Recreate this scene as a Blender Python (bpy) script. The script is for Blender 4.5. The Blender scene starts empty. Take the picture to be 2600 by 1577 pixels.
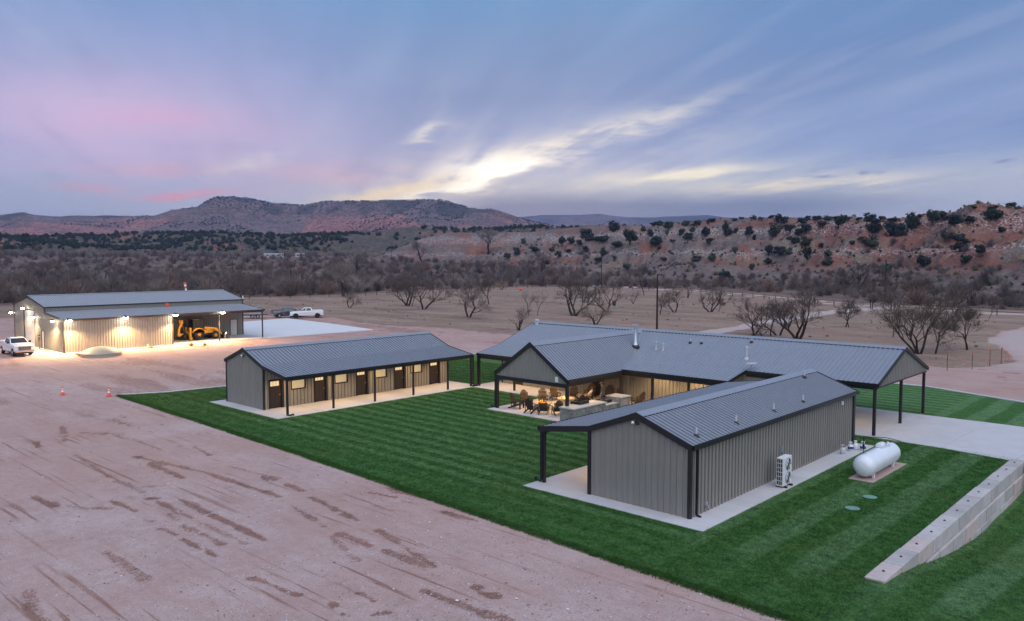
import bpy, bmesh, math, random
import numpy as np
from mathutils import Vector, Matrix
random.seed(7); np.random.seed(7)
D = bpy.data; SC = bpy.context.scene; COL = SC.collection
YAW = 42.598                                   # buildings stand along world x and y; the camera is turned
HAZE = 0.00011
# ---------------------------------------------------------------- node helpers
class V:
    """a socket with arithmetic"""
    def __init__(s, nt, so): s.nt, s.so = nt, so
    def _m(s, op, *o):
        n = s.nt.nodes.new('ShaderNodeMath'); n.operation = op
        for i, q in enumerate((s,) + o):
            if isinstance(q, V): s.nt.links.new(q.so, n.inputs[i])
            else: n.inputs[i].default_value = q
        return V(s.nt, n.outputs[0])
    def __add__(s, o): return s._m('ADD', o)
    __radd__ = __add__
    def __sub__(s, o): return s._m('SUBTRACT', o)
    def __rsub__(s, o): return (s * -1) + o
    def __mul__(s, o): return s._m('MULTIPLY', o)
    __rmul__ = __mul__
    def __truediv__(s, o): return s._m('DIVIDE', o)
    def f(s, op, *o): return s._m(op, *o)
    def clamp(s):
        r = s._m('ADD', 0.0); r.so.node.use_clamp = True; return r
def gauss(*q):
    t = None
    for d in q: t = d * d if t is None else t + d * d
    return (t * -1).f('EXPONENT')
def step(x, a, b, lo=0., hi=1.):
    n = x.nt.nodes.new('ShaderNodeMapRange'); n.interpolation_type = 'SMOOTHSTEP'
    x.nt.links.new(x.so, n.inputs[0])
    for i, v in zip((1, 2, 3, 4), (a, b, lo, hi)): n.inputs[i].default_value = v
    return V(x.nt, n.outputs[0])
def vec(x, y, z=0.):
    nt = x.nt if isinstance(x, V) else y.nt
    n = nt.nodes.new('ShaderNodeCombineXYZ')
    for i, q in enumerate((x, y, z)):
        if isinstance(q, V): nt.links.new(q.so, n.inputs[i])
        else: n.inputs[i].default_value = q
    return V(nt, n.outputs[0])
def noise(v, scale, detail=4, rough=.55, dist=0., col=False):
    n = v.nt.nodes.new('ShaderNodeTexNoise'); v.nt.links.new(v.so, n.inputs['Vector'])
    n.inputs['Scale'].default_value = scale; n.inputs['Detail'].default_value = detail
    n.inputs['Roughness'].default_value = rough; n.inputs['Distortion'].default_value = dist
    return V(v.nt, n.outputs['Color' if col else 'Fac'])
def voro(v, scale, feat='F1', rnd=1.):
    n = v.nt.nodes.new('ShaderNodeTexVoronoi'); v.nt.links.new(v.so, n.inputs['Vector']); n.feature = feat
    n.inputs['Scale'].default_value = scale; n.inputs['Randomness'].default_value = rnd
    return V(v.nt, n.outputs['Distance']), V(v.nt, n.outputs['Color'])
def lin(c):
    return tuple((x / 12.92 if x <= .04045 else ((x + .055) / 1.055) ** 2.4) for x in c)
def s255(*c): return lin(tuple(x / 255 for x in c)) + (1,)
def mixc(fac, a, b, mode='MIX'):
    nt = next(q.nt for q in (fac, a, b) if isinstance(q, V))
    n = nt.nodes.new('ShaderNodeMix'); n.data_type = 'RGBA'; n.blend_type = mode
    for q, i in ((fac, 0), (a, 6), (b, 7)):
        if isinstance(q, V): nt.links.new(q.so, n.inputs[i])
        else: n.inputs[i].default_value = q if i == 0 else (tuple(q) + (1,))[:4]
    return V(nt, n.outputs[2])
def ramp(x, stops):
    n = x.nt.nodes.new('ShaderNodeValToRGB'); x.nt.links.new(x.so, n.inputs[0])
    e = n.color_ramp.elements
    while len(e) < len(stops): e.new(1.)
    for q, (p, c) in zip(e, stops): q.position = p; q.color = (tuple(c) + (1,))[:4]
    return V(x.nt, n.outputs[0])
# ---------------------------------------------------------------- camera
cam = D.objects.new('camera', D.cameras.new('camera')); COL.objects.link(cam)
cam.location = (0, 0, 10.867); cam.rotation_euler = (math.radians(90 - 3.685), 0, math.radians(YAW))
cam.data.sensor_width = 36; cam.data.lens = 36 * 2035.41 / 2600
cam.data.clip_start = .5; cam.data.clip_end = 40000
SC.camera = cam
# ---------------------------------------------------------------- sky (dusk, high thin cloud, the sun just gone behind the mesa)
SUN_EL, SKY_STRENGTH = math.radians(3), .77
world = D.worlds.new('World'); SC.world = world; world.use_nodes = True
wn = world.node_tree; wn.nodes.clear()
tc = wn.nodes.new('ShaderNodeTexCoord'); sep = wn.nodes.new('ShaderNodeSeparateXYZ')
wn.links.new(tc.outputs['Generated'], sep.inputs[0])
dx, dy, dz = (V(wn, sep.outputs[i]) for i in range(3))
cy, sy = math.cos(math.radians(YAW)), math.sin(math.radians(YAW))
rt = dx * cy + dy * sy; fw = dy * cy - dx * sy            # right of and along the sunset direction
AZ = rt.f('ARCTAN2', fw) * 57.29578; EL = dz.f('ARCSINE') * 57.29578
hz_ = dz.f('MAXIMUM', 0.) + .055
pl = (rt / hz_) ; pf = (fw / hz_)                          # cloud deck seen in perspective
a0 = math.radians(-15)
al = pl * math.sin(a0) + pf * math.cos(a0); ac = pl * math.cos(a0) - pf * math.sin(a0)
n1 = noise(vec(al * .10, ac * .30, 3.1), 1.0, 3, .55)
n2 = noise(vec(al * .35, ac * 1.1, 7.7), 1.0, 3, .62)
n3 = noise(vec(AZ * .055, EL * .30, 1.3), 1.0, 4, .6)   # low flat banks
n4 = noise(vec(AZ * .25, EL * 1.3, 4.3), 1.0, 3, .62)
n5 = noise(vec(al * .5, ac * 3.2, 9.1), 1.0, 3, .6)                 # fine cirrus streaks
sky = ramp(EL / 90., [(0, s255(170, 178, 196)), (.035, s255(176, 182, 200)), (.075, s255(152, 164, 202)), (.125, s255(126, 144, 184)),
                      (.19, s255(104, 144, 188)), (.4, s255(100, 134, 180)), (1, s255(100, 130, 180))])
sky = mixc((step(AZ, 0, 24) * step(EL, 3, 7) * .55).clamp(), sky, s255(96, 132, 184))
sky = mixc((step(AZ, -4, -20) * gauss((EL - 13.) / 5.) * .5).clamp(), sky, s255(118, 136, 192))
sky = mixc((step(n1, .46, .66) * gauss((EL - 11.) / 8.) * .65).clamp(), sky, s255(158, 174, 206))
sky = mixc((step(n2, .45, .75) * gauss((EL - 9.) / 8.) * .4).clamp(), sky, s255(166, 178, 202))
sky = mixc((step(n1, .52, .34) * step(EL, 5, 9) * .5).clamp(), sky, s255(94, 120, 162))
wob = (n2 - .5) + (n4 - .5) * .5
pk = gauss((AZ + 27.) / 12., (EL - 8.6 + wob * 3.) / 3.6)
sky = mixc((pk * (n1 * .5 + .62)).clamp(), sky, s255(206, 180, 212))
for a, e, wa, we, c, k in [(-23, 9.0, 4.2, .8, (222, 160, 192), .4), (-17, 7.4, 7, 1.8, (214, 186, 206), .35), (-24, 5.8, 4, .45, (222, 164, 180), .6), (-27.6, 4.55, 1.9, .25, (236, 150, 162), .7),
                           (-22, 4.25, 3.2, .2, (244, 142, 150), .9), (-12.6, 5.8, 6, 1.0, (222, 172, 184), .6), (-31, 3.9, 6, 1.1, (160, 172, 196), .6)]:
    sky = mixc((gauss((AZ - a) / wa, (EL - e - (AZ - a) * .05 + wob * 1.2) / we) * (n4 * 1.3 + .1) * k).clamp(), sky, s255(*c))
sky = mixc((step(n5, .50, .72) * step(EL, 2, 6) * .15).clamp(), sky, s255(186, 190, 212))
sky = mixc((step(n5, .50, .30) * step(EL, 2, 6) * .15).clamp(), sky, s255(98, 114, 154))
# pale evening band low over the right
sky = mixc((gauss((EL - 5.0 + wob * 2.) / 1.5) * step(AZ, -10, 6) * (n3 * 1.1 + .1) * .75).clamp(), sky, s255(206, 208, 206))
sky = mixc((gauss((EL - 2.2) / 1.1) * step(AZ, -26, 10) * .6).clamp(), sky, s255(196, 200, 208))
# the opening in the cloud where the light comes through
def glow(a, e, sl, ws, wt, k, c, nz):
    global sky
    q = 1 / math.hypot(1, sl)
    s_ = ((AZ - a) + (EL - e) * sl) * q; t_ = ((EL - e) - (AZ - a) * sl) * q
    sky = mixc((gauss(s_ / ws, (t_ + wob * nz) / wt) * rag * k).clamp(), sky, c)
rag = step(n4 * .40 + n5 * .45 + n2 * .25, .44, .66) * 1.15 + .12
cr = s255(248, 234, 206); wt_ = tuple(x * 1.35 for x in s255(255, 250, 236)[:3]) + (1,)
glow(-1, 5.8, .2, 12, 2.2, .8, s255(224, 214, 206), 2.6)
glow(-4, 5.4, .27, 8.0, .85, .85, cr, 3.0)
glow(5.0, 8.5, .25, 6.5, .7, .95, s255(250, 240, 222), 1.6)
glow(-1.0, 6.3, .16, 3.4, .75, 1.1, wt_, 3.4)
glow(-3.5, 5.2, .22, 4.0, .3, .9, wt_, 2.0)
glow(-9, 4.6, .2, 5, .45, .9, s255(252, 226, 182), 1.4)
glow(-6.0, 8.7, .35, 1.7, .55, .62, s255(240, 232, 216), 4.5)
glow(12, 5.9, .05, 5.5, .5, .95, s255(250, 240, 214), 1.6)
glow(20, 4.9, .0, 7, .5, .95, s255(250, 236, 208), 1.6)
glow(-18, 6.4, .2, 2.6, .6, .5, s255(226, 220, 214), 2.)
# grey bank above the horizon and the small scud on the right
bank = step(n3, .28, .42) * gauss((EL - 3.4 + wob * .8) / 1.1) * step(AZ, -7, -1) * step(AZ, 32, 16)
sky = mixc((bank * 1.1).clamp(), sky, s255(112, 128, 156))
scud = step(n4, .54, .66) * gauss((EL - 5.9 - (AZ - 28) * .06) / .75) * step(AZ, 14, 24)
sky = mixc((scud * .8).clamp(), sky, s255(112, 132, 168))
sky = mixc((step(n4, .56, .7) * gauss((EL - 3.0) / .5) * step(AZ, 16, 24) * .7).clamp(), sky, s255(140, 156, 180))
sky = mixc(step(EL, 0, -6), sky, s255(120, 104, 104))
nis = wn.nodes.new('ShaderNodeTexSky'); nis.sky_type = 'NISHITA'; nis.sun_disc = False
nis.sun_elevation = SUN_EL; nis.sun_rotation = math.radians(-YAW); nis.altitude = 900
nv = wn.nodes.new('ShaderNodeMixRGB'); nv.blend_type = 'MULTIPLY'; nv.inputs[0].default_value = 1
wn.links.new(nis.outputs[0], nv.inputs[1]); nv.inputs[2].default_value = (.1, .1, .1, 1)   # the clear sky behind the cloud, strength 0.1
tot = mixc(.94, V(wn, nv.outputs[0]), sky)
bg = wn.nodes.new('ShaderNodeBackground'); bg.inputs[1].default_value = SKY_STRENGTH
wo = wn.nodes.new('ShaderNodeOutputWorld')
wn.links.new(tot.so, bg.inputs[0]); wn.links.new(bg.outputs[0], wo.inputs[0])
# ---------------------------------------------------------------- the light of the whole clouded dusk sky: one very soft sun
sun = D.objects.new('sun', D.lights.new('sun', 'SUN')); COL.objects.link(sun)
sun.data.energy = 1.5; sun.data.angle = math.radians(100); sun.data.color = (1.0, .95, .93)
sun.rotation_euler = (math.radians(38), 0, math.radians(YAW + 18))
SC.view_settings.view_transform = 'Standard'; SC.view_settings.look = 'None'
SC.view_settings.gamma = 1; SC.view_settings.use_curve_mapping = False
SC.view_settings.exposure = 0.72
SC.render.engine = 'CYCLES'; SC.cycles.use_denoising = True; SC.cycles.use_adaptive_sampling = True; SC.cycles.adaptive_threshold = .02
SC.cycles.max_bounces = 4; SC.cycles.diffuse_bounces = 2; SC.cycles.glossy_bounces = 2; SC.cycles.transmission_bounces = 4
SC.cycles.volume_bounces = 0; SC.cycles.caustics_reflective = False; SC.cycles.caustics_refractive = False
SC.cycles.sample_clamp_indirect = 6
world.cycles.sampling_method = 'MANUAL'; world.cycles.sample_map_resolution = 512
# ---------------------------------------------------------------- mesh helpers
class MB:
    def __init__(s): s.v, s.f, s.m = [], [], []
    def add(s, vs, fs, m=0):
        o = len(s.v); s.v += [tuple(p) for p in vs]; s.f += [tuple(i + o for i in q) for q in fs]; s.m += [m] * len(fs); return s
    def box(s, x0, y0, z0, x1, y1, z1, m=0):
        return s.add([(x0, y0, z0), (x1, y0, z0), (x1, y1, z0), (x0, y1, z0), (x0, y0, z1), (x1, y0, z1), (x1, y1, z1), (x0, y1, z1)],
                     [(0, 3, 2, 1), (4, 5, 6, 7), (0, 1, 5, 4), (1, 2, 6, 5), (2, 3, 7, 6), (3, 0, 4, 7)], m)
    def prism(s, poly, d, axis, m=0):
        """polygon in the plane across `axis` pushed from d[0] to d[1]"""
        def p(a, b, c): return {'x': (c, a, b), 'y': (a, c, b), 'z': (a, b, c)}[axis]
        n = len(poly); vs = [p(a, b, d[0]) for a, b in poly] + [p(a, b, d[1]) for a, b in poly]
        fs = [tuple(range(n)), tuple(range(2 * n - 1, n - 1, -1))] + [((i + 1) % n, i, n + i, n + (i + 1) % n) for i in range(n)]
        return s.add(vs, fs, m)
    def bar(s, a, b, w, h, m=0, up=(0, 0, 1)):
        a = Vector(a); b = Vector(b); d = (b - a).normalized(); u = Vector(up)
        if abs(d.dot(u)) > .98: u = Vector((1, 0, 0))
        r = d.cross(u).normalized() * (w / 2); u = r.cross(d).normalized() * (h / 2)
        return s.add([a - r - u, a + r - u, a + r + u, a - r + u, b - r - u, b + r - u, b + r + u, b - r + u],
                     [(0, 3, 2, 1), (4, 5, 6, 7), (0, 1, 5, 4), (1, 2, 6, 5), (2, 3, 7, 6), (3, 0, 4, 7)], m)
    def tube(s, pts, rad, n=8, m=0, caps=True):
        pts = [Vector(p) for p in pts]; k = len(pts)
        if not isinstance(rad, (list, tuple)): rad = [rad] * k
        u = None; vs = []
        for i, p in enumerate(pts):
            d = (pts[min(i + 1, k - 1)] - pts[max(i - 1, 0)]).normalized()
            if u is None:
                u = d.cross(Vector((0, 0, 1)))
                if u.length < .1: u = d.cross(Vector((1, 0, 0)))
            u = (u - d * u.dot(d)).normalized(); w = d.cross(u)
            vs += [p + (u * math.cos(6.28318 * j / n) + w * math.sin(6.28318 * j / n)) * rad[i] for j in range(n)]
        fs = [(i * n + j, i * n + (j + 1) % n, (i + 1) * n + (j + 1) % n, (i + 1) * n + j) for i in range(k - 1) for j in range(n)]
        if caps: fs += [tuple(range(n - 1, -1, -1)), tuple(range((k - 1) * n, k * n))]
        return s.add(vs, fs, m)
    def lathe(s, prof, c=(0, 0, 0), n=24, axis='z', m=0):
        vs = []
        for r, h in prof:
            for j in range(n):
                a = 6.2831853 * j / n; p = (r * math.cos(a), r * math.sin(a), h)
                p = {'z': p, 'x': (h, p[0], p[1]), 'y': (p[1], h, p[0])}[axis]
                vs.append((p[0] + c[0], p[1] + c[1], p[2] + c[2]))
        k = len(prof)
        fs = [(i * n + j, i * n + (j + 1) % n, (i + 1) * n + (j + 1) % n, (i + 1) * n + j) for i in range(k - 1) for j in range(n)]
        if prof[0][0] > 1e-4: fs.append(tuple(range(n - 1, -1, -1)))
        if prof[-1][0] > 1e-4: fs.append(tuple(range((k - 1) * n, k * n)))
        return s.add(vs, fs, m)
    def mesh(s, name, mats, smooth=False, bevel=0):
        me = D.meshes.new(name); me.from_pydata(s.v, [], s.f)
        for q in (mats if isinstance(mats, (list, tuple)) else [mats]): me.materials.append(q)
        if any(s.m): me.polygons.foreach_set('material_index', s.m)
        if bevel or smooth == 'fix':
            b = bmesh.new(); b.from_mesh(me); bmesh.ops.recalc_face_normals(b, faces=b.faces)
            if bevel:
                ed = [e for e in b.edges if len(e.link_faces) == 2 and e.calc_face_angle(0) > .5]
                bmesh.ops.bevel(b, geom=ed, offset=bevel, segments=2, affect='EDGES', profile=.5, clamp_overlap=True)
            b.to_mesh(me); b.free()
        if smooth:
            me.polygons.foreach_set('use_smooth', [True] * len(me.polygons))
            try: me.set_sharp_from_angle(angle=math.radians(38))
            except Exception: pass
        me.update(); return me
    def build(s, name, mats, parent=None, loc=(0, 0, 0), smooth=False, bevel=0):
        return link(name, s.mesh(name, mats, smooth, bevel), parent, loc)
def link(name, data, parent=None, loc=(0, 0, 0), rz=0):
    o = D.objects.new(name, data); COL.objects.link(o); o.location = loc; o.rotation_euler = (0, 0, rz)
    if parent: o.parent = parent
    return o
def tag(o, label, cat=None, group=None, kind=None):
    o['label'] = label
    if cat: o['category'] = cat
    if group: o['group'] = group
    if kind: o['kind'] = kind
    return o
def thing(name, label, cat, loc=(0, 0, 0), rz=0, group=None):
    return tag(link(name, None, None, loc, rz), label, cat, group)
def copy_thing(root, loc, rz, label=None, scale=None, group=None):
    def cp(o, par):
        c = o.copy(); COL.objects.link(c); c.parent = par
        for ch in o.children: cp(ch, c)
        return c
    r = cp(root, None); r.location = loc; r.rotation_euler = (0, 0, rz)
    if label: r['label'] = label
    if group: r['group'] = group
    if scale: r.scale = scale if isinstance(scale, tuple) else (scale,) * 3
    return r
def lamp(name, kind, parent, loc, energy, color, size=.1, rot=None, **kw):
    l = D.lights.new(name, kind); l.energy = energy; l.color = color
    if kind == 'AREA': l.size = size
    elif kind != 'SUN': l.shadow_soft_size = size
    for k, v in kw.items(): setattr(l, k, v)
    o = link(name, l, parent, loc)
    if rot: o.rotation_euler = rot
    return o
# ---------------------------------------------------------------- materials
def mat(name, col, rough=.6, metal=0., spec=.5, var=0., vs=3., bump=0., bs=30., emit=None, es=0., alpha=None, stretch=None, coat=0.):
    """a Principled material with noise variation in colour and a noise bump"""
    m = D.materials.new(name); m.use_nodes = True; nt = m.node_tree; b = nt.nodes['Principled BSDF']
    b.inputs['Roughness'].default_value = rough; b.inputs['Metallic'].default_value = metal
    b.inputs['Specular IOR Level'].default_value = spec; b.inputs['Base Color'].default_value = tuple(col) + (1,)
    b.inputs['Coat Weight'].default_value = coat
    if var or bump:
        t = nt.nodes.new('ShaderNodeTexCoord'); g = V(nt, t.outputs['Object'])
        ob = nt.nodes.new('ShaderNodeObjectInfo')
        mp = nt.nodes.new('ShaderNodeMapping'); nt.links.new(g.so, mp.inputs[0])
        rnd = V(nt, ob.outputs['Random']); off = vec(rnd * 37., rnd * 91., rnd * 13.); nt.links.new(off.so, mp.inputs[1])
        if stretch: mp.inputs[3].default_value = stretch
        g = V(nt, mp.outputs[0])
        if var:
            n = noise(g, vs, 5, .6); dk = tuple(c * (1 - var) for c in col); lt = tuple(min(1, c * (1 + var)) for c in col)
            c = ramp(n, [(.3, dk), (.7, lt)])
            c = mixc(.5, c, mixc(rnd, dk, lt)) if var > .05 else c
            nt.links.new(c.so, b.inputs['Base Color'])
        if bump:
            bp = nt.nodes.new('ShaderNodeBump'); bp.inputs['Strength'].default_value = bump; bp.inputs['Distance'].default_value = .02
            nt.links.new(noise(g, bs, 4, .6).so, bp.inputs['Height']); nt.links.new(bp.outputs[0], b.inputs['Normal'])
    if emit:
        b.inputs['Emission Color'].default_value = tuple(emit) + (1,); b.inputs['Emission Strength'].default_value = es
    return m
M = {}
M['wall'] = mat('painted_wall_metal', (.262, .254, .228), .5, 0, .5, .07, 1.5)
M['core'] = mat('wall_core', (.10, .09, .08), .9)
M['trim'] = mat('dark_bronze_trim', (.017, .0165, .0175), .45, 0, .5, .12, 4)
M['roof'] = mat('slate_roof_metal', (.278, .298, .338), .30, .12, .6, .05, 1.2)
M['roof2'] = mat('galvalume_roof', (.46, .47, .49), .42, .2, .5, .06, 1.2)
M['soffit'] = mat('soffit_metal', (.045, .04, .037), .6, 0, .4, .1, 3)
M['soffit_light'] = mat('soffit_light', (.30, .25, .19), .6, 0, .4, .1, 3)
M['conc'] = mat('concrete', (.55, .56, .58), .85, 0, .3, .17, .9, .2, 60)
M['conc_new'] = mat('pale_concrete', (.66, .66, .66), .85, 0, .3, .06, .3, .1, 60)
M['conc_red'] = mat('dirt_stained_concrete', (.50, .37, .33), .9, 0, .2, .15, 1.2, .2, 40)
M['joint'] = mat('concrete_joint', (.16, .15, .15), .95)
M['door'] = mat('dark_wood_door', (.022, .016, .014), .5, 0, .5, .5, 30, .3, 60)
M['black'] = mat('black_metal', (.012, .012, .013), .45, 0, .5, .1, 5)
M['rubber'] = mat('tyre_rubber', (.018, .018, .018), .85, 0, .3, .2, 8)
M['glass'] = mat('dark_glass', (.02, .024, .03), .06, 0, .9)
M['lit'] = mat('lit_window_glass', (.35, .28, .17), .2, 0, .6, emit=(1., .78, .46), es=.22)
M['lit_door'] = mat('lit_door_pane', (.4, .3, .18), .2, 0, .6, emit=(1., .76, .46), es=.42)
M['white'] = mat('white_paint', (.78, .79, .80), .3, 0, .5, .03, 2)
M['wdoor'] = mat('white_steel_door', (.58, .57, .55), .45, 0, .5, .04, 2)
M['tank'] = mat('white_tank_paint', (.76, .80, .84), .28, 0, .55, .04, 1.2, coat=.2)
M['acp'] = mat('white_appliance', (.74, .75, .76), .4, 0, .5, .03, 3)
M['grille'] = mat('fan_grille', (.22, .23, .25), .5, .2)
M['galv'] = mat('galvanised_steel', (.55, .57, .60), .35, .8, .5, .1, 6)
M['pvc'] = mat('vent_pipe', (.52, .53, .54), .5, 0, .5, .06, 6)
M['rust'] = mat('rusty_pipe', (.075, .04, .032), .85, 0, .3, .3, 6)
M['pole'] = mat('creosote_wood', (.035, .024, .02), .9, 0, .3, .3, 8, stretch=(6, 6, .4))
M['bark'] = mat('mesquite_bark', (.040, .031, .027), .95, 0, .2, .3, 6)
M['twig'] = mat('grey_twigs', (.118, .092, .080), .95, 0, .2, .35, .5)
M['twig_g'] = mat('yellow_green_twigs', (.135, .12, .05), .95, 0, .2, .35, .5)
M['twig_o'] = mat('ochre_twigs', (.25, .185, .125), .95, 0, .2, .35, .5)
M['brush'] = mat('grey_brush', (.128, .102, .097), .95, 0, .2, .45, .15)
M['brush_b'] = mat('russet_brush', (.165, .112, .090), .95, 0, .2, .45, .15)
M['brush_p'] = mat('pale_brush', (.215, .19, .175), .95, 0, .2, .4, .15)
M['jun'] = mat('juniper_leaf', (.032, .050, .030), .9, 0, .25, .55, .9)
M['jun_d'] = mat('blue_juniper_leaf', (.024, .036, .032), .9, 0, .25, .5, .9)
M['stone'] = mat('stacked_stone', (.33, .315, .29), .9, 0, .3, .7, 5, .6, 30)
M['ctop'] = mat('counter_slab', (.50, .47, .43), .6, 0, .4, .12, 4)
M['chair'] = mat('brown_plastic_lumber', (.075, .052, .038), .7, 0, .4, .25, 5)
M['chair_d'] = mat('dark_plastic_lumber', (.030, .024, .021), .7, 0, .4, .25, 5)
M['skin'] = mat('skin', (.45, .27, .20), .6)
M['camo'] = mat('camouflage_cloth', (.12, .105, .075), .9, 0, .2, .6, 9)
M['jean'] = mat('denim', (.05, .075, .12), .9, 0, .2, .3, 12)
M['shirt'] = mat('pale_shirt', (.50, .47, .44), .9, 0, .2, .15, 8)
M['khaki'] = mat('khaki_cloth', (.23, .19, .14), .9, 0, .2, .2, 8)
M['hair'] = mat('brown_hair', (.06, .04, .03), .8)
M['yellow'] = mat('loader_yellow', (.62, .30, .025), .45, 0, .5, .15, 4)
M['orange'] = mat('signal_orange', (.80, .12, .05), .6, 0, .4, .1, 6)
M['pink'] = mat('marker_flag_cloth', (.80, .20, .13), .8)
M['grey_car'] = mat('grey_car_paint', (.12, .13, .14), .25, .4, .5, .05, 2, coat=.6)
M['white_car'] = mat('white_car_paint', (.74, .76, .78), .25, 0, .5, .03, 2, coat=.6)
M['chrome'] = mat('chrome', (.6, .6, .6), .15, 1.)
M['headl'] = mat('lamp_glass', (.6, .62, .65), .1, .2, .8)
M['tail'] = mat('tail_lamp', (.35, .02, .02), .3)
M['green_lid'] = mat('green_plastic_lid', (.17, .31, .25), .6, 0, .4, .1, 5)
M['green'] = mat('dark_green_paint', (.02, .06, .035), .5, 0, .4, .1, 5)
M['blue'] = mat('blue_label', (.03, .07, .22), .6)
M['dome'] = mat('fibreglass_dome', (.40, .355, .27), .6, 0, .4, .1, 2)
M['ember'] = mat('fire_flame', (.8, .3, .05), 1, emit=(1., .34, .05), es=3.5)
M['flood'] = mat('flood_lamp_glass', (1, 1, 1), .5, emit=(1., .86, .62), es=60.)
M['can'] = mat('ceiling_lamp_glass', (1, 1, 1), .5, emit=(1., .76, .45), es=8.)
M['hedge'] = mat('dry_weed', (.30, .25, .10), .95, 0, .2, .3, 3)
def add_splash(m, col, z1):
    """dried mud splashed up from the ground, ragged"""
    nt = m.node_tree; b = nt.nodes['Principled BSDF']; old = b.inputs['Base Color'].links[0].from_socket
    g = nt.nodes.new('ShaderNodeNewGeometry'); P = V(nt, g.outputs['Position']); s = nt.nodes.new('ShaderNodeSeparateXYZ'); nt.links.new(P.so, s.inputs[0]); z = V(nt, s.outputs[2])
    k = step(z + (noise(P, 3., 4, .6) - .5) * .5, z1, .02) * .32 + step(noise(P, .5, 4, .6), .55, .75) * .12
    nt.links.new(mixc(k.clamp(), V(nt, old), col).so, b.inputs['Base Color'])
add_splash(M['wall'], (.30, .24, .205), .4); add_splash(M['conc'], (.53, .49, .47), -2.)
WARM = (1., .62, .29); WARM2 = (1., .62, .28)
# ================================================================ the setting
NEAR = [(-6.87,760,35.4,560),(-1.55,740,34.9,520),(2.02,720,35.7,470),(4.69,690,38.1,430),(5.28,660,38.6,410),(7.34,640,37.7,390),(9.67,620,35.1,370),(11.4,600,37.2,350),(14.23,580,38.4,335),(17.8,550,37.8,310),(21.75,520,34.2,280),(24.27,500,33.4,265),(27.4,470,32.8,250),(29.7,450,35.4,235),(31.25,440,35.4,228),(32.62,430,34.1,222),(37.33,420,33.0,212),(45.63,410,30.5,205)]
MID = [(-41.98,1100,29.0,640),(-32.62,1100,32.4,660),(-30.24,1100,35.9,680),(-28.2,1080,37.9,690),(-25.11,1080,41.6,700),(-18.18,1080,42.6,700),(-14.89,1060,40.4,700),(-10.65,1050,43.3,690),(-8.92,1020,46.2,680),(-7.6,1000,49.7,670),(-6.58,1000,50.8,660),(-4.51,1000,46.8,660),(-0.95,1000,48.0,650),(2.02,1000,49.0,650),(4.99,1000,47.3,640),(10.82,1000,44.8,640),(21.75,1000,36.2,640),(42.57,1000,23.4,640)]
FAR = [(-41.98,3200,132.1,1500),(-32.62,3200,155.1,1500),(-31.98,3200,161.7,1500),(-31.55,3200,167.3,1500),(-31.16,3200,168.6,1500),(-30.68,3200,159.6,1500),(-29.34,3150,155.0,1480),(-28.66,3100,156.5,1460),(-25.83,3000,154.0,1450),(-23.87,2900,152.8,1400),(-22.87,2850,167.6,1380),(-21.34,2800,178.5,1350),(-20.69,2780,195.3,1330),(-20.25,2780,207.9,1320),(-19.24,2780,211.1,1320),(-18.18,2780,207.7,1320),(-17.09,2800,199.3,1320),(-16.0,2800,193.5,1320),(-14.34,2800,190.8,1330),(-13.78,2800,195.4,1330),(-13.21,2800,201.4,1330),(-12.08,2750,201.6,1330),(-10.94,2750,203.1,1330),(-8.04,2750,206.8,1330),(-5.11,2700,205.8,1330),(-4.22,2650,191.6,1330),(-2.74,2600,172.5,1330),(-1.25,2560,167.5,1330),(-0.36,2520,153.5,1330),(0.83,2480,132.1,1330),(2.91,2450,109.2,1330),(5.58,2450,90.0,1330),(7.93,2450,70.9,1400),(42.57,2450,32.3,1500)]
RIM = [(-6.87,6500,319.8,4500),(-0.06,6500,342.1,4500),(0.68,6500,348.7,4500),(2.02,6400,358.1,4500),(4.99,6400,358.6,4500),(6.17,6400,366.1,4500),(7.93,6300,335.2,4500),(9.67,6300,330.5,4500),(11.97,6200,335.5,4500),(13.66,6200,339.5,4500),(14.92,6200,319.2,4500),(17.8,6200,311.7,4500),(21.75,6200,316.1,4500),(24.27,6200,298.9,4500),(32.62,6200,220.7,4500),(45.63,6200,151.6,4500)]
# ---------- numeric noise and terrain ----------
def _h(ix, iy, s):
    n = (ix * 374761393 + iy * 668265263 + s * 974634773) & 0xFFFFFFFF
    n = ((n ^ (n >> 13)) * 1274126177) & 0xFFFFFFFF
    return ((n ^ (n >> 16)) & 0xFFFF) / 65535.0
def vnoise(x, y, s=0):
    x = np.asarray(x, float); y = np.asarray(y, float)
    ix = np.floor(x).astype(np.int64); iy = np.floor(y).astype(np.int64)
    fx = x - ix; fy = y - iy
    fx = fx * fx * (3 - 2 * fx); fy = fy * fy * (3 - 2 * fy)
    a = _h(ix, iy, s); b = _h(ix + 1, iy, s); c = _h(ix, iy + 1, s); d = _h(ix + 1, iy + 1, s)
    return (a + (b - a) * fx) * (1 - fy) + (c + (d - c) * fx) * fy
def fbm(x, y, s=0, o=4, g=0.5):
    t = 0; a = 1; n = 0
    for i in range(o):
        t = t + a * vnoise(x * 2 ** i + 17.3 * i, y * 2 ** i + 9.1 * i, s + i); n += a; a *= g
    return t / n
def ridged(x, y, s=0, o=4):
    t = 0; a = 1; n = 0
    for i in range(o):
        t = t + a * (1 - np.abs(2 * vnoise(x * 2 ** i + 5.7 * i, y * 2 ** i + 3.3 * i, s + i) - 1)); n += a; a *= 0.5
    return t / n
def sstep(a, b, x):
    t = np.clip((x - a) / (b - a), 0, 1); return t * t * (3 - 2 * t)
CY, SY = math.cos(math.radians(YAW)), math.sin(math.radians(YAW))
def polar(x, y):           # world -> azimuth from the view axis (deg), distance
    xr = CY * x + SY * y; fw = -SY * x + CY * y
    return np.degrees(np.arctan2(xr, fw)), np.hypot(xr, fw)
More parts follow.
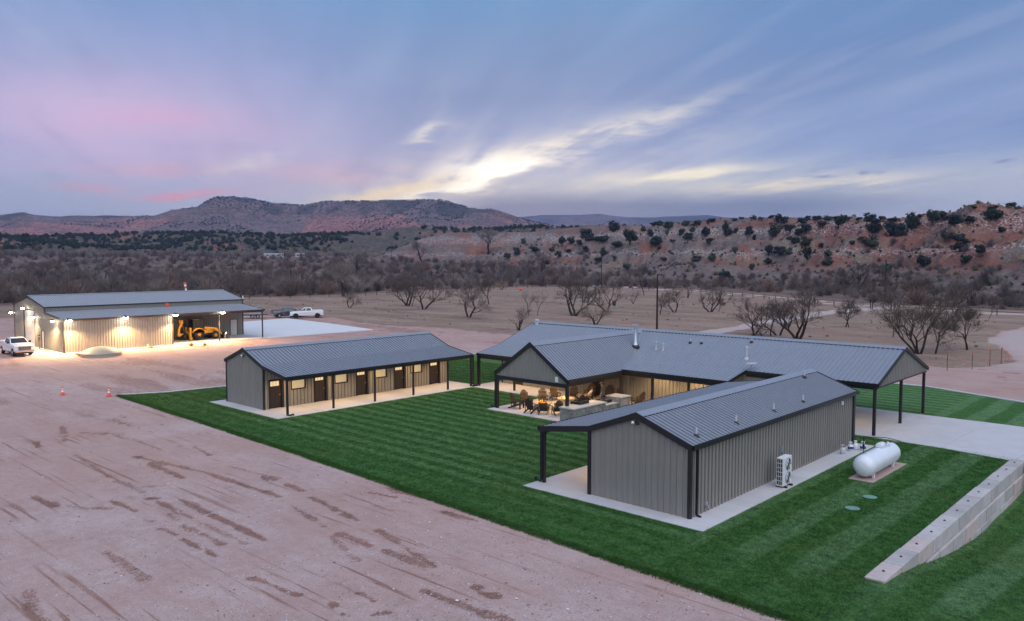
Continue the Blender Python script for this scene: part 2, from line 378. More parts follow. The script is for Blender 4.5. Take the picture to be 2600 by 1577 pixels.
def from_polar(az, r):
    a = np.radians(az); xr = r * np.sin(a); fw = r * np.cos(a)
    return CY * xr - SY * fw, SY * xr + CY * fw
# crest of each range: (azimuth deg, distance m, height m, foot distance m)
def crest(tab, az):
    t = np.array(tab); return [np.interp(az, t[:, 0], t[:, k]) for k in (1, 2, 3)]
def hill_near(x, y):
    az, r = polar(x, y); rc, hc, rf = crest(NEAR, az)
    t = (r - rf) / (rc - rf)
    w = fbm(x / 60, y / 60, 31, 3) - 0.5
    t = t + 0.30 * w * sstep(0, .3, t) * (1 - sstep(.75, 1, t))
    up = np.where(t < 1, sstep(0, 1.0, t) * .55 + .45 * np.clip(t, 0, 1) ** 1.3, 1.0)
    sp = ridged(x / 48 + .3, y / 48, 41, 4) - .62
    h = hc * up + 19 * sp * sstep(.05, .45, t) * (1 - sstep(.70, .97, t))
    h = h + 4.5 * (ridged(x / 17, y / 17, 45, 4) - .6) * sstep(.1, .4, t) * (1 - .8 * sstep(.75, .95, t))
    st = 7.0; q = h / st; h = np.where(h > 6, h + .55 * st * (sstep(.35, .65, q - np.floor(q)) - (q - np.floor(q))) * (1 - sstep(.75, .95, t)), h)
    h = h - np.clip(r - rc, 0, None) * .03
    edge = sstep(-13.5, -4, az)
    return np.where(t <= 0, -1.5, h * edge - 1.5 * (1 - edge))
def hill_mid(x, y):
    az, r = polar(x, y); rc, hc, rf = crest(MID, az)
    t = (r - rf) / (rc - rf)
    t = t + .25 * (fbm(x / 120, y / 120, 61, 3) - .5) * sstep(0, .3, t) * (1 - sstep(.7, 1, t))
    up = np.clip(t, 0, 1) ** 1.15
    h = hc * up + 26 * (ridged(x / 130, y / 130, 51, 4) - .62) * sstep(.05, .5, t) * (1 - sstep(.85, 1, t))
    h = h + (fbm(x / 30, y / 30, 55, 3) - .5) * 3 * sstep(0.1, .5, t)
    h = h - np.clip(r - rc, 0, None) * .05
    return np.where(t <= 0, -2, h)
def hill_far(x, y):
    az, r = polar(x, y); rc, hc, rf = crest(FAR, az)
    t = (r - rf) / (rc - rf)
    t = t + .22 * (ridged(x / 420, y / 420, 73, 4) - .6) * sstep(0, .3, t) * (1 - sstep(.8, 1, t))
    tt = np.clip(t, 0, 1)
    up = .40 * tt ** 1.3 + .34 * sstep(.40, .80, tt) + .26 * sstep(.84, .96, tt)
    h = hc * up + 75 * (ridged(x / 300, y / 300, 71, 5) - .62) * sstep(.08, .45, t) * (1 - sstep(.72, .95, t))
    h = h + (fbm(x / 60, y / 60, 75, 3) - .5) * 6 * sstep(0.1, .5, t)
    h = h - np.clip(r - rc, 0, None) * .02
    return np.where(t <= 0, -4, h)
def hill_rim(x, y):
    az, r = polar(x, y); rc, hc, rf = crest(RIM, az)
    t = (r - rf) / (rc - rf); tt = np.clip(t, 0, 1)
    h = hc * (.6 * tt ** 1.2 + .4 * sstep(.6, .95, tt)) + 40 * (ridged(x / 400, y / 400, 81, 3) - .6) * sstep(.1, .5, t) * (1 - sstep(.8, .97, t))
    return np.where(t <= 0, -6, h)
def plain(x, y):            # level of the flats, rising gently to the west
    az, r = polar(x, y)
    g = -.06 + (fbm(x / 9, y / 9, 11, 3) - .5) * .08 * sstep(30, 60, r) + (fbm(x / 60, y / 60, 15, 3) - .45) * 2.2 * sstep(190, 420, r)
    return g + 14 * sstep(300, 850, r) * (1 - sstep(-2, 10, az))

TRACKS=[[(-52.7,19.5),(-49.4,19.8),(-45.5,19.7)],[(-44.8,18.1),(-38.8,19.2),(-35.9,19.3),(-32.4,19.5)],[(-42.9,18.0),(-38.8,17.9)],[(-47.7,16.0),(-41.7,15.5)],[(-40.8,15.5),(-37.9,15.5)],[(-37.6,14.0),(-35.1,14.1)],[(-35.7,15.4),(-32.5,15.3)],[(-35.3,16.2),(-32.7,16.1)],[(-31.9,15.3),(-28.0,15.3)],[(-32.1,16.1),(-27.8,16.0)],[(-32.1,13.9),(-27.6,13.9)],[(-31.8,14.6),(-28.6,14.7)],[(-31.0,11.3),(-27.4,11.2)],[(-24.7,13.8),(-22.4,14.0)],[(-31.3,20.4),(-27.1,19.9)],[(-31.3,19.2),(-27.5,18.5)],[(-26.2,18.0),(-23.5,17.2)],[(-26.2,18.4),(-24.3,18.4)],[(-25.4,19.7),(-20.9,18.7)],[(-23.5,18.5),(-21.2,18.5)],[(-27.8,22.8),(-26.5,23.2)],[(-25.3,23.1),(-23.3,23.2)],[(-40.7,11.8),(-38.6,12.0)],[(-38.6,12.0),(-35.7,13.9)],[(-29.2,8.2),(-27.5,7.8),(-26.2,7.8)],[(-21.0,14.4),(-20.1,14.2)],[(-19.4,14.8),(-19.2,15.2)],[(-19.6,17.0),(-15.9,17.3)],[(-39.4,20.6),(-35.3,21.1)],[(-34.0,20.8),(-32.5,20.7)],[(-44.9,21.4),(-42.3,21.1)],[(-56.9,18.3),(-52.2,16.9)],[(-60.7,20.6),(-53.5,21.4)],[(-53.1,15.6),(-51.5,15.3)],[(-36.6,15.3),(-36.3,15.5)],[(-33.6,13.9),(-33.2,14.0)],[(-33.7,14.8),(-32.7,14.8)],[(-18.6,18.4),(-17.6,18.3)],[(-21.0,15.5),(-20.2,15.4)],[(-53.8,18.5),(-52.0,19.3)],[(-38.7,16.0),(-38.2,16.7)],[(-29.8,22.7),(-28.5,23.0)],[(-36.1,20.7),(-35.2,20.7)]]
def seg_dist(x, y, pts):
    d = np.full(np.shape(x), 1e9)
    for (ax, ay), (bx, by) in zip(pts[:-1], pts[1:]):
        L = (bx - ax) ** 2 + (by - ay) ** 2
        t = np.clip(((x - ax) * (bx - ax) + (y - ay) * (by - ay)) / max(L, 1e-6), 0, 1)
        d = np.minimum(d, np.hypot(x - ax - t * (bx - ax), y - ay - t * (by - ay)))
    return d
def poly_sd(x, y, poly):           # positive inside
    ins = np.zeros(np.shape(x), bool); n = len(poly)
    for i in range(n):
        (ax, ay), (bx, by) = poly[i], poly[(i + 1) % n]
        c = ((ay > y) != (by > y)) & (x < (bx - ax) * (y - ay) / ((by - ay) or 1e-9) + ax); ins ^= c
    return np.where(ins, 1, -1) * seg_dist(x, y, poly + [poly[0]])
YARD = [(90, -60), (-170, -60), (-170, 70), (-137, 84), (-124.8, 86), (-107, 83), (-99, 84.8), (-91, 86.5), (-79, 84), (-62, 87), (-45, 86), (-30, 86.5), (-21.8, 88),
        (-19, 92), (-19, 99.7), (-21.7, 111), (-26.2, 124), (-27, 136), (-26.5, 151), (-20, 156), (0, 160), (90, 150)]
ROAD = [(-61, 84), (-58.8, 106.5), (-59.4, 121), (-62.2, 143.3), (-63.2, 166), (-60.8, 183.5), (-57, 192)]
ROAD2 = [(-200, 262), (-146, 246), (-110, 224), (-64.8, 192), (-56, 190), (-30, 182), (10, 165)]
FIELD = [(-207, -60), (-207, 40), (-203, 111), (-196, 144), (-204, 172), (-206, 232), (-146, 246), (-108, 226), (-66, 196), (-30, 188), (40, 160), (90, 20), (90, -60)]
GRADE = [(-60, 9), (-40, 7), (-26, 11), (-18, 20), (-20, 23)]
def ground_attr(x, y):
    n = fbm(x / 6, y / 6, 3, 4); nf = fbm(x / .8, y / .8, 5, 3)
    sd = poly_sd(x, y, YARD) + (n - .5) * 4
    dirt = sstep(-1.2, 1.0, sd)
    d1 = seg_dist(x, y, ROAD) + (n - .5) * 2.5; d2 = seg_dist(x, y, ROAD2) + (n - .5) * 2
    rd = np.maximum(sstep(2.9, 1.5, d1), sstep(3.0, 1.6, d2))
    loop = sstep(-1, 2, sd) * sstep(86, 96, y) * sstep(-40, -26, x)
    dirt = np.maximum(dirt, rd)
    bare = sstep(.56, .70, fbm(x / 22 + 4, y / 9, 9, 4)) * .45          # thin grass over pink soil
    dirt = np.maximum(dirt, bare * (1 - dirt))
    pale = np.clip(rd * .85 + loop * .7, 0, 1)
    tr = np.zeros_like(x)
    for i, s in enumerate(TRACKS):
        w = .08 + .12 * ((i * 7) % 5) / 5
        d = seg_dist(x, y, s)
        k = sstep(.34, .52, fbm(x / .9, y / .35, 20 + i, 3) + .18)
        tr = np.maximum(tr, sstep(w + .16, w - .06, d + (nf - .5) * .35) * k * (.55 + .45 * ((i * 3) % 4) / 3))
    # scattered scraped streaks, drawn out along the way the machines drove
    st = sstep(.64, .74, fbm(x / 3.2, y / .42, 77, 4)) * sstep(.48, .66, fbm(x / 9, y / 7, 78, 3)) * .75
    st = st * sstep(14, 22, y) * sstep(-80, -60, x) + st * sstep(0, 30, -60 - x) * .8
    tr = np.maximum(tr, st * dirt * (1 - pale))
    scuff = sstep(.60, .70, fbm(x / 14, y / 2.6, 88, 4)) * .5 * sstep(-45, -70, x)
    tr = np.maximum(tr, scuff * dirt * (1 - pale))
    gr = sstep(1.6, .2, np.abs(seg_dist(x, y, GRADE) - 1)) * .35 * fbm(x / 3, y / 3, 91, 3)
    red = sstep(.45, .68, fbm(x / 16, y / 16, 95, 4)) * .6 + sstep(-60, -95, x) * .35 + sstep(60, 80, y) * .35 + gr
    wild = sstep(-2, -14, poly_sd(x, y, FIELD) + (n - .5) * 10)
    return dirt * (1 - wild * (1 - rd)), tr, pale, np.clip(red, 0, 1), wild
def lower_lawn(x, y):
    """ground level beside the block wall"""
    return -1.45 * sstep(27.5, 41, y) ** .8 - .02 * np.clip(x + 8.5, 0, 40)
def grid_mesh(name, X, Y, Z, attrs, material, smooth=True):
    nr, nc = X.shape
    me = D.meshes.new(name); n = nr * nc
    me.vertices.add(n); me.vertices.foreach_set('co', np.stack([X, Y, Z], -1).reshape(-1).astype(np.float32))
    i = np.arange(n).reshape(nr, nc)
    q = np.stack([i[:-1, :-1], i[:-1, 1:], i[1:, 1:], i[1:, :-1]], -1).reshape(-1, 4)
    me.loops.add(q.size); me.loops.foreach_set('vertex_index', q.reshape(-1).astype(np.int32))
    me.polygons.add(len(q)); me.polygons.foreach_set('loop_start', np.arange(0, q.size, 4, dtype=np.int32))
    me.polygons.foreach_set('loop_total', np.full(len(q), 4, np.int32))
    me.polygons.foreach_set('use_smooth', np.full(len(q), smooth))
    for k, v in attrs.items():
        a = me.attributes.new(k, 'FLOAT', 'POINT'); a.data.foreach_set('value', np.asarray(v, np.float32).reshape(-1))
    me.materials.append(material); me.update(calc_edges=True); me.validate()
    o = link(name, me); o['kind'] = 'structure'; return o
def new_mat(name):
    m = D.materials.new(name); m.use_nodes = True; nt = m.node_tree
    g = nt.nodes.new('ShaderNodeNewGeometry'); P = V(nt, g.outputs['Position'])
    return m, nt, nt.nodes['Principled BSDF'], P, g
def attr(nt, n):
    a = nt.nodes.new('ShaderNodeAttribute'); a.attribute_name = n; return V(nt, a.outputs['Fac'])
def finish(nt, b, col, rough=.95, height=None, strength=.5, dist=.05, spec=.2):
    nt.links.new(col.so, b.inputs['Base Color']); b.inputs['Roughness'].default_value = rough; b.inputs['Specular IOR Level'].default_value = spec
    if height is not None:
        bp = nt.nodes.new('ShaderNodeBump'); bp.inputs['Strength'].default_value = strength; bp.inputs['Distance'].default_value = dist
        nt.links.new(height.so, bp.inputs['Height']); nt.links.new(bp.outputs[0], b.inputs['Normal'])
def xyz(nt, P):
    s = nt.nodes.new('ShaderNodeSeparateXYZ'); nt.links.new(P.so, s.inputs[0]); return [V(nt, s.outputs[i]) for i in range(3)]
# --- ground sheet: dirt yard, gravel roads and dry field
gm, nt, b, P, _ = new_mat('yard_and_field_ground')
px, py, pz = xyz(nt, P)
dA, tA, pA, rA = (attr(nt, k) for k in ('dirt', 'track', 'pale', 'red'))
nA = noise(P, .35, 6, .62); nB = noise(P, 2.4, 6, .65); nC = noise(P, 14., 5, .7); nD = noise(vec(px * .5, py * 2.2), .55, 6, .7)
soil = ramp(nA * .45 + nB * .35 + nD * .2, [(.34, (.39, .258, .23)), (.5, (.495, .366, .34)), (.66, (.575, .462, .44))])
soil = mixc((rA * .62).clamp(), soil, (.46, .25, .185))
soil = mixc((step(nC, .38, .62) * .42).clamp(), soil, (.30, .205, .18))
soil = mixc((step(noise(vec(px * .2, py * .7), .5, 5, .65), .46, .62) * .4).clamp(), soil, (.40, .25, .205))
soil = mixc(step(nC, .70, .76) * .5, soil, (.62, .58, .56))                                   # pebbles
soil = mixc((step(nD, .56, .72) * .35).clamp(), soil, (.33, .21, .17))
soil = mixc(pA, soil, ramp(nB, [(.3, (.42, .335, .31)), (.7, (.54, .46, .43))]))
tcol = ramp(nB * .6 + nA * .4, [(.36, (.11, .058, .044)), (.60, (.31, .165, .125))])
thin = step(noise(vec(px * .10 + py * .05, py * 3.2), 1., 4, .6), .57, .66) * step(noise(P, .12, 4, .6), .40, .56) * dA
thin2 = step(noise(vec(px * .55 + py * .2, py * 1.6 - px * .5), 1., 4, .65), .60, .70) * step(noise(P, .09, 3, .6), .50, .62)
soil = mixc((thin * (1. - pA) * (nC * 1.2 + .35)).clamp(), soil, (.27, .15, .115))
soil = mixc((thin2 * (1. - pA) * (nC * 1.0 + .2)).clamp(), soil, (.30, .175, .14))
nH = noise(vec(px * 7., py * 2.5), 1., 4, .75)
tm = step(tA * 1.1 + (nC - .5) * 1.9 + (nH - .5) * 2.0 + (nB - .5) * .6, .25, .85) * step(tA, .04, .30)
soil = mixc((tm * .9).clamp(), soil, tcol)
nE = noise(vec(px * .35, py * 1.0), .16, 6, .62); nF = noise(P, 1.1, 6, .7); nG = noise(P, 5., 4, .7)
fld = ramp(nE * .55 + nF * .45, [(.36, (.165, .108, .080)), (.5, (.275, .188, .140)), (.62, (.38, .28, .205))])
fld = mixc(step(noise(P, .055, 5, .6), .50, .64) * .55, fld, (.38, .24, .19))
fld = mixc((step(noise(P, .11, 5, .6), .52, .66) * .4).clamp(), fld, (.20, .17, .11))
fld = mixc((step(nG, .50, .70) * .65).clamp(), fld, (.095, .068, .052))
fld = mixc((step(noise(vec(px * .25, py * .9), .8, 5, .7), .54, .68) * .55).clamp(), fld, (.36, .27, .215))
wA = attr(nt, 'wild')
wld = ramp(noise(P, .05, 6, .65) * .6 + nF * .4, [(.36, (.085, .058, .050)), (.5, (.15, .098, .08)), (.64, (.23, .165, .125))])
fld = mixc(wA, fld, wld)
eg = (dA + (nB - .5) * .5)
colr = mixc(step(eg, .35, .65), fld, soil)
finish(nt, b, colr, .96, nC * .5 + nB * 1.2 - tA * .6, .55, .06)
rows = 1 / np.linspace(1 / 13.0, 1 / 2600.0, 480); azs = np.linspace(-46, 46, 700)
AZg, Rg = np.meshgrid(azs, rows); X, Y = from_polar(AZg, Rg)
da, ta, pa, ra, wa = ground_attr(X, Y)
Z = plain(X, Y) - .02 * ta + (fbm(X / 1.3, Y / .7, 13, 3) - .5) * .03 * da
low = sstep(-10.0, -9.4, X) * sstep(66, 50, Y) * sstep(23.1, 24.2, Y)
Z = Z * (1 - low) + low * (lower_lawn(X, Y) - .5)
ground = grid_mesh('ground', X, Y, Z, {'dirt': da, 'track': ta, 'pale': pa, 'red': ra, 'wild': wa}, gm)
ground['label'] = 'pink dirt yard with tyre streaks and dry field'
MB().lathe([(.01, -6.), (8300, -6.)], n=96).build('far_plain', mat('far_plain_soil', (.16, .12, .10), .95, 0, .2, .3, .01))['kind'] = 'structure'
# --- hills
def hill_material(name, kind):
    m, nt, b, P, g = new_mat(name)
    px, py, pz = xyz(nt, P); sc = {'near': 1., 'mid': .45, 'far': .2, 'rim': .1}[kind]
    nx = nt.nodes.new('ShaderNodeSeparateXYZ'); nt.links.new(g.outputs['Normal'], nx.inputs[0]); nz = V(nt, nx.outputs[2])
    a = noise(P, .02 * sc * 2, 6, .62, .5); c = noise(P, .35 * sc, 6, .7); d = noise(P, 1.3 * sc, 5, .7); lay = noise(vec(px * .03, py * .03, pz * .9), .6 * sc + .1, 4, .6)
    if kind == 'near':
        base = ramp(c * .6 + d * .4, [(.36, (.098, .074, .067)), (.52, (.17, .128, .115)), (.66, (.25, .198, .182))])
        red = ramp(d, [(.3, (.15, .048, .030)), (.7, (.30, .10, .062))])
        mR = step(a + step(px * .9063 + py * .4226, -40, 90) * .12, .49, .58) * step(pz, 4, 10)
        col = mixc((mR * (.30 + c * .7)).clamp(), base, red)
        col = mixc((step(noise(P, .06, 5, .6), .50, .62) * step(d, .38, .6) * .6).clamp(), col, (.27, .22, .145))       # straw grass
        ledge = gauss((pz + (a - .5) * 16. - 27.) / 3.4) + gauss((pz + (a - .5) * 14. - 14.) / 1.6) * .8
        rock = step(d, .52, .60)
        col = mixc((ledge * rock * 1.3).clamp(), col, (.52, .47, .47))
        col = mixc((step(noise(P, .9, 3, .6), .60, .68) * .55).clamp(), col, (.075, .068, .05))
        h = d + c * 2
    else:
        if kind == 'mid':
            base = ramp(c, [(.34, (.06, .055, .045)), (.5, (.105, .088, .07)), (.66, (.20, .15, .125))])
            red = ramp(d, [(.3, (.24, .105, .075)), (.7, (.36, .19, .145))]); col = mixc((step(a, .53, .62) * step(c, .38, .55)).clamp(), base, red)
            col = mixc((step(d, .50, .60) * .8).clamp(), col, (.030, .040, .026))
        else:
            k_ = 1 if kind == 'far' else .45
            base = ramp(c * .5 + lay * .5, [(.36, (.10, .072, .072)), (.5, (.18, .125, .12)), (.64, (.28, .19, .18))])
            red = ramp(lay * .6 + c * .4, [(.34, (.26, .10, .085)), (.66, (.44, .21, .175))])
            big = noise(P, .0032 * k_, 5, .6); lowm = step(pz, 175, 110) if kind == 'far' else step(pz, 330, 200)
            col = mixc((step(big, .46, .54) * lowm * (.45 + c)).clamp(), base, red)
            veg = step(noise(P, .010 * k_, 6, .68) + (lowm * -.10), .45, .55)
            vv, vc = voro(P, .10 * k_)
            dots = step(vv + (noise(P, .02 * k_, 4, .6) - .5) * .9, .50, .32)
            dark = mixc(noise(P, .2 * k_, 3, .6), (.016, .024, .020), (.036, .048, .036))
            col = mixc((veg * .74).clamp(), col, dark)
            col = mixc((dots * .62).clamp(), col, dark)
        h = c + d
    finish(nt, b, col, .96, h, .6, {'near': .6, 'mid': 2., 'far': 5., 'rim': 8.}[kind])
    return m
def hill(name, fn, az0, az1, nc, r0, r1, nr, kind, label):
    A_, R_ = np.meshgrid(np.linspace(az0, az1, nc), r0 * (r1 / r0) ** np.linspace(0, 1, nr))
    X, Y = from_polar(A_, R_); o = grid_mesh(name, X, Y, fn(X, Y), {}, hill_material(name + '_soil', kind)); o['label'] = label; return o
hill('hill', hill_near, -14, 48, 560, 195, 1000, 190, 'near', 'red and tan eroded hillside dotted with junipers')
hill('hill.001', hill_mid, -46, 46, 560, 620, 1500, 110, 'mid', 'dark scrub-covered foothills below the mesa')
hill('mesa', hill_far, -46, 30, 620, 1280, 4200, 150, 'far', 'long red-sided mesa with dark wooded top')
hill('mesa.001', hill_rim, -10, 46, 300, 4300, 7500, 50, 'rim', 'faint blue canyon rim on the horizon')
# --- lawns
lm, nt, b, P, _ = new_mat('mown_lawn')
px, py, pz = xyz(nt, P)
n0 = noise(P, .22, 5, .6); n1_ = noise(P, 1.6, 6, .7); n2_ = noise(P, 7., 6, .8); n3_ = noise(P, 40., 4, .8)
wy = ((py + px * .012 + (n0 - .5) * .25) * (2 * math.pi / 1.22)).f('SINE'); wx = ((px + (n0 - .5) * .8) * (2 * math.pi / 2.3)).f('SINE')
court = step(px, -15.4, -16.2); stripe = mixc(court, wx * .8, wy * (step(px, -62, -46) * .55 + .45))
sv = step(V(nt, stripe.so), -.28, .28) * (step(py, 26.2, 28.0) * .75 + .25)
g1 = ramp(n1_ * .3 + n2_ * .7, [(.40, (0.019, 0.064, 0.009)), (.52, (0.049, 0.153, 0.026)), (.62, (0.104, 0.238, 0.043))])
g2 = ramp(n1_ * .3 + n2_ * .7, [(.40, (0.052, 0.123, 0.039)), (.52, (0.114, 0.242, 0.086)), (.62, (0.191, 0.345, 0.123))])
lc = mixc((sv * (n1_ * .5 + .62)).clamp(), g1, g2)
lc = mixc((step(n0, .50, .7) * .35 + step(px, -44, -62) * .5).clamp(), lc, (.085, .15, .024))
lc = mixc((step(n2_, .62, .72) * .3).clamp(), lc, (.07, .10, .02))
finish(nt, b, lc, .85, n3_ + n2_ * 1.5, .9, .06, .25)
def jit(poly, step_, amp):
    out = []
    for (ax, ay), (bx, by) in zip(poly, poly[1:] + poly[:1]):
        k = max(1, int(math.hypot(bx - ax, by - ay) / step_))
        for i in range(k):
            t = i / k; out.append((ax + (bx - ax) * t + random.uniform(-amp, amp), ay + (by - ay) * t + random.uniform(-amp, amp)))
    return out
o = MB().prism(jit([(-66.2, 25.45), (-40, 24.55), (-8.62, 23.0), (-8.62, 50.6), (-8.62, 69.0), (-19.9, 73.7), (-64.0, 73.7), (-64.8, 64), (-64.0, 33.5), (-64.6, 28.6)], .5, .025), (-.2, 0.), 'z').build('lawn', lm)
tag(o, 'dark green mown lawn with pale and dark stripes', kind='structure')
xs = np.concatenate([np.linspace(-8.64, 8, 40), [30.]]); ys = np.linspace(22.98, 49.6, 64); XL, YL = np.meshgrid(xs, ys)
o = grid_mesh('lawn.001', XL, YL, lower_lawn(XL, YL) - .006 + (fbm(XL / 2, YL / 2, 6, 3) - .5) * .12 * sstep(-8.5, -7, XL), {}, lm); o['label'] = 'lower lawn below the concrete block wall'
# --- concrete
def slab(name, label, pieces, m='conc', z1=.03, z0=-.15):
    r = tag(link(name, None), label, kind='structure')
    for p in pieces:
        if len(p) == 4 and not isinstance(p[0], tuple): p = [(p[0], p[1]), (p[2], p[1]), (p[2], p[3]), (p[0], p[3])]
        cx = sum(q[0] for q in p) / len(p); cy_ = sum(q[1] for q in p) / len(p)
        pp = [(q[0] - math.copysign(.007, q[0] - cx), q[1] - math.copysign(.007, q[1] - cy_)) for q in p]
        MB().prism([(a - cx, b_ - cy_) for a, b_ in pp], (z0, z1), 'z').build('slab_section', M[m], r, (cx, cy_, 0))
    if len(pieces) > 1:
        for p in pieces:
            if len(p) == 4 and not isinstance(p[0], tuple):
                pass
    return r
slab('porch_slab', 'concrete porch slab under the bunkhouse', [(-57.8, 28.85, -51.7, 29.9)] + [(-51.7, 28.85 + i * 3.9, -48.15, min(28.85 + (i + 1) * 3.9, 48.4)) for i in range(5)] + [(-57.8, 29.9, -51.7, 48.4)])
slab('apron_slab', 'concrete apron round the near cabin', [(-25.22, 28.2, -22.0, 29.2), (-22.0, 28.2, -19.6, 29.2), (-19.6, 28.2, -17.6, 29.2), (-17.6, 28.2, -15.6, 29.2), (-25.22, 29.2, -22.0, 38.6), (-25.22, 38.6, -22.0, 48.0)]
     + [(-16.8, 29.2 + i * 3.15, -15.6, 29.2 + (i + 1) * 3.15) for i in range(6)] + [(-22.0, 29.2, -16.8, 48.1)])
slab('patio_slab', 'tan concrete patio slab round the main house', [(-40.3, 41.1, -36.7, 44.3), (-36.7, 41.1, -33.1, 44.3), (-40.3, 44.3, -36.7, 47.5), (-36.7, 44.3, -33.1, 47.5), (-48.75, 47.5, -44.0, 51), (-44.0, 47.5, -40.3, 51), (-40.3, 47.5, -33.1, 51), (-33.1, 47.5, -29, 51), (-29, 47.5, -24.7, 51), (-48.75, 51, -24.7, 61.2)])
slab('driveway', 'pale concrete driveway running out from the carport', [[(-24.7, 50.45), (-16.4, 50.45), (-16.4, 60.1), (-24.7, 60.1)], [(-16.4, 50.45), (-12.6, 50.2), (-12.4, 60.15), (-16.4, 60.1)], [(-12.6, 50.2), (-8.9, 49.55), (-8.4, 60.0), (-12.4, 60.15)], [(-8.9, 49.55), (-3.5, 48.0), (-3.5, 58.6), (-8.4, 60.0)], [(-3.5, 48.0), (12, 42), (12, 54), (-3.5, 58.6)]])
slab('shop_slab', 'concrete floor of the shop and its lean-to', [(-118, 32.3, -99.6, 45.3), (-118, 45.3, -99.6, 58.35)], z1=.04)
slab('parking_pad', 'large pale new concrete pad beside the shop', [[(-126, 58.45), (-112.5, 58.45), (-112.6, 78.3), (-129.5, 80)], [(-112.5, 58.45), (-99.4, 58.45), (-99.1, 76.2), (-112.6, 78.3)]], 'conc_new', .02)
slab('shop_apron', 'small concrete apron before the shop gable', [(-113.5, 28.8, -106.9, 32.2), (-106.9, 28.8, -100.3, 32.2)], z1=.02)
mow = MB()
for a, c in [((-64.9, 28.6), (-64.2, 33.5)), ((-64.2, 33.5), (-65.0, 64)), ((-65.0, 64), (-64.3, 74)), ((-64.3, 74), (-19.9, 74.1)), ((-19.9, 74.1), (-8.4, 69.3)), ((-8.4, 69.3), (6, 63)), ((-66.4, 25.6), (-64.9, 28.6))]:
    mow.bar((a[0], a[1], -.05), (c[0], c[1], -.05), .3, .14)
tag(mow.build('mow_curb', M['conc']), 'thin concrete mowing strip along the back of the lawn', kind='structure')
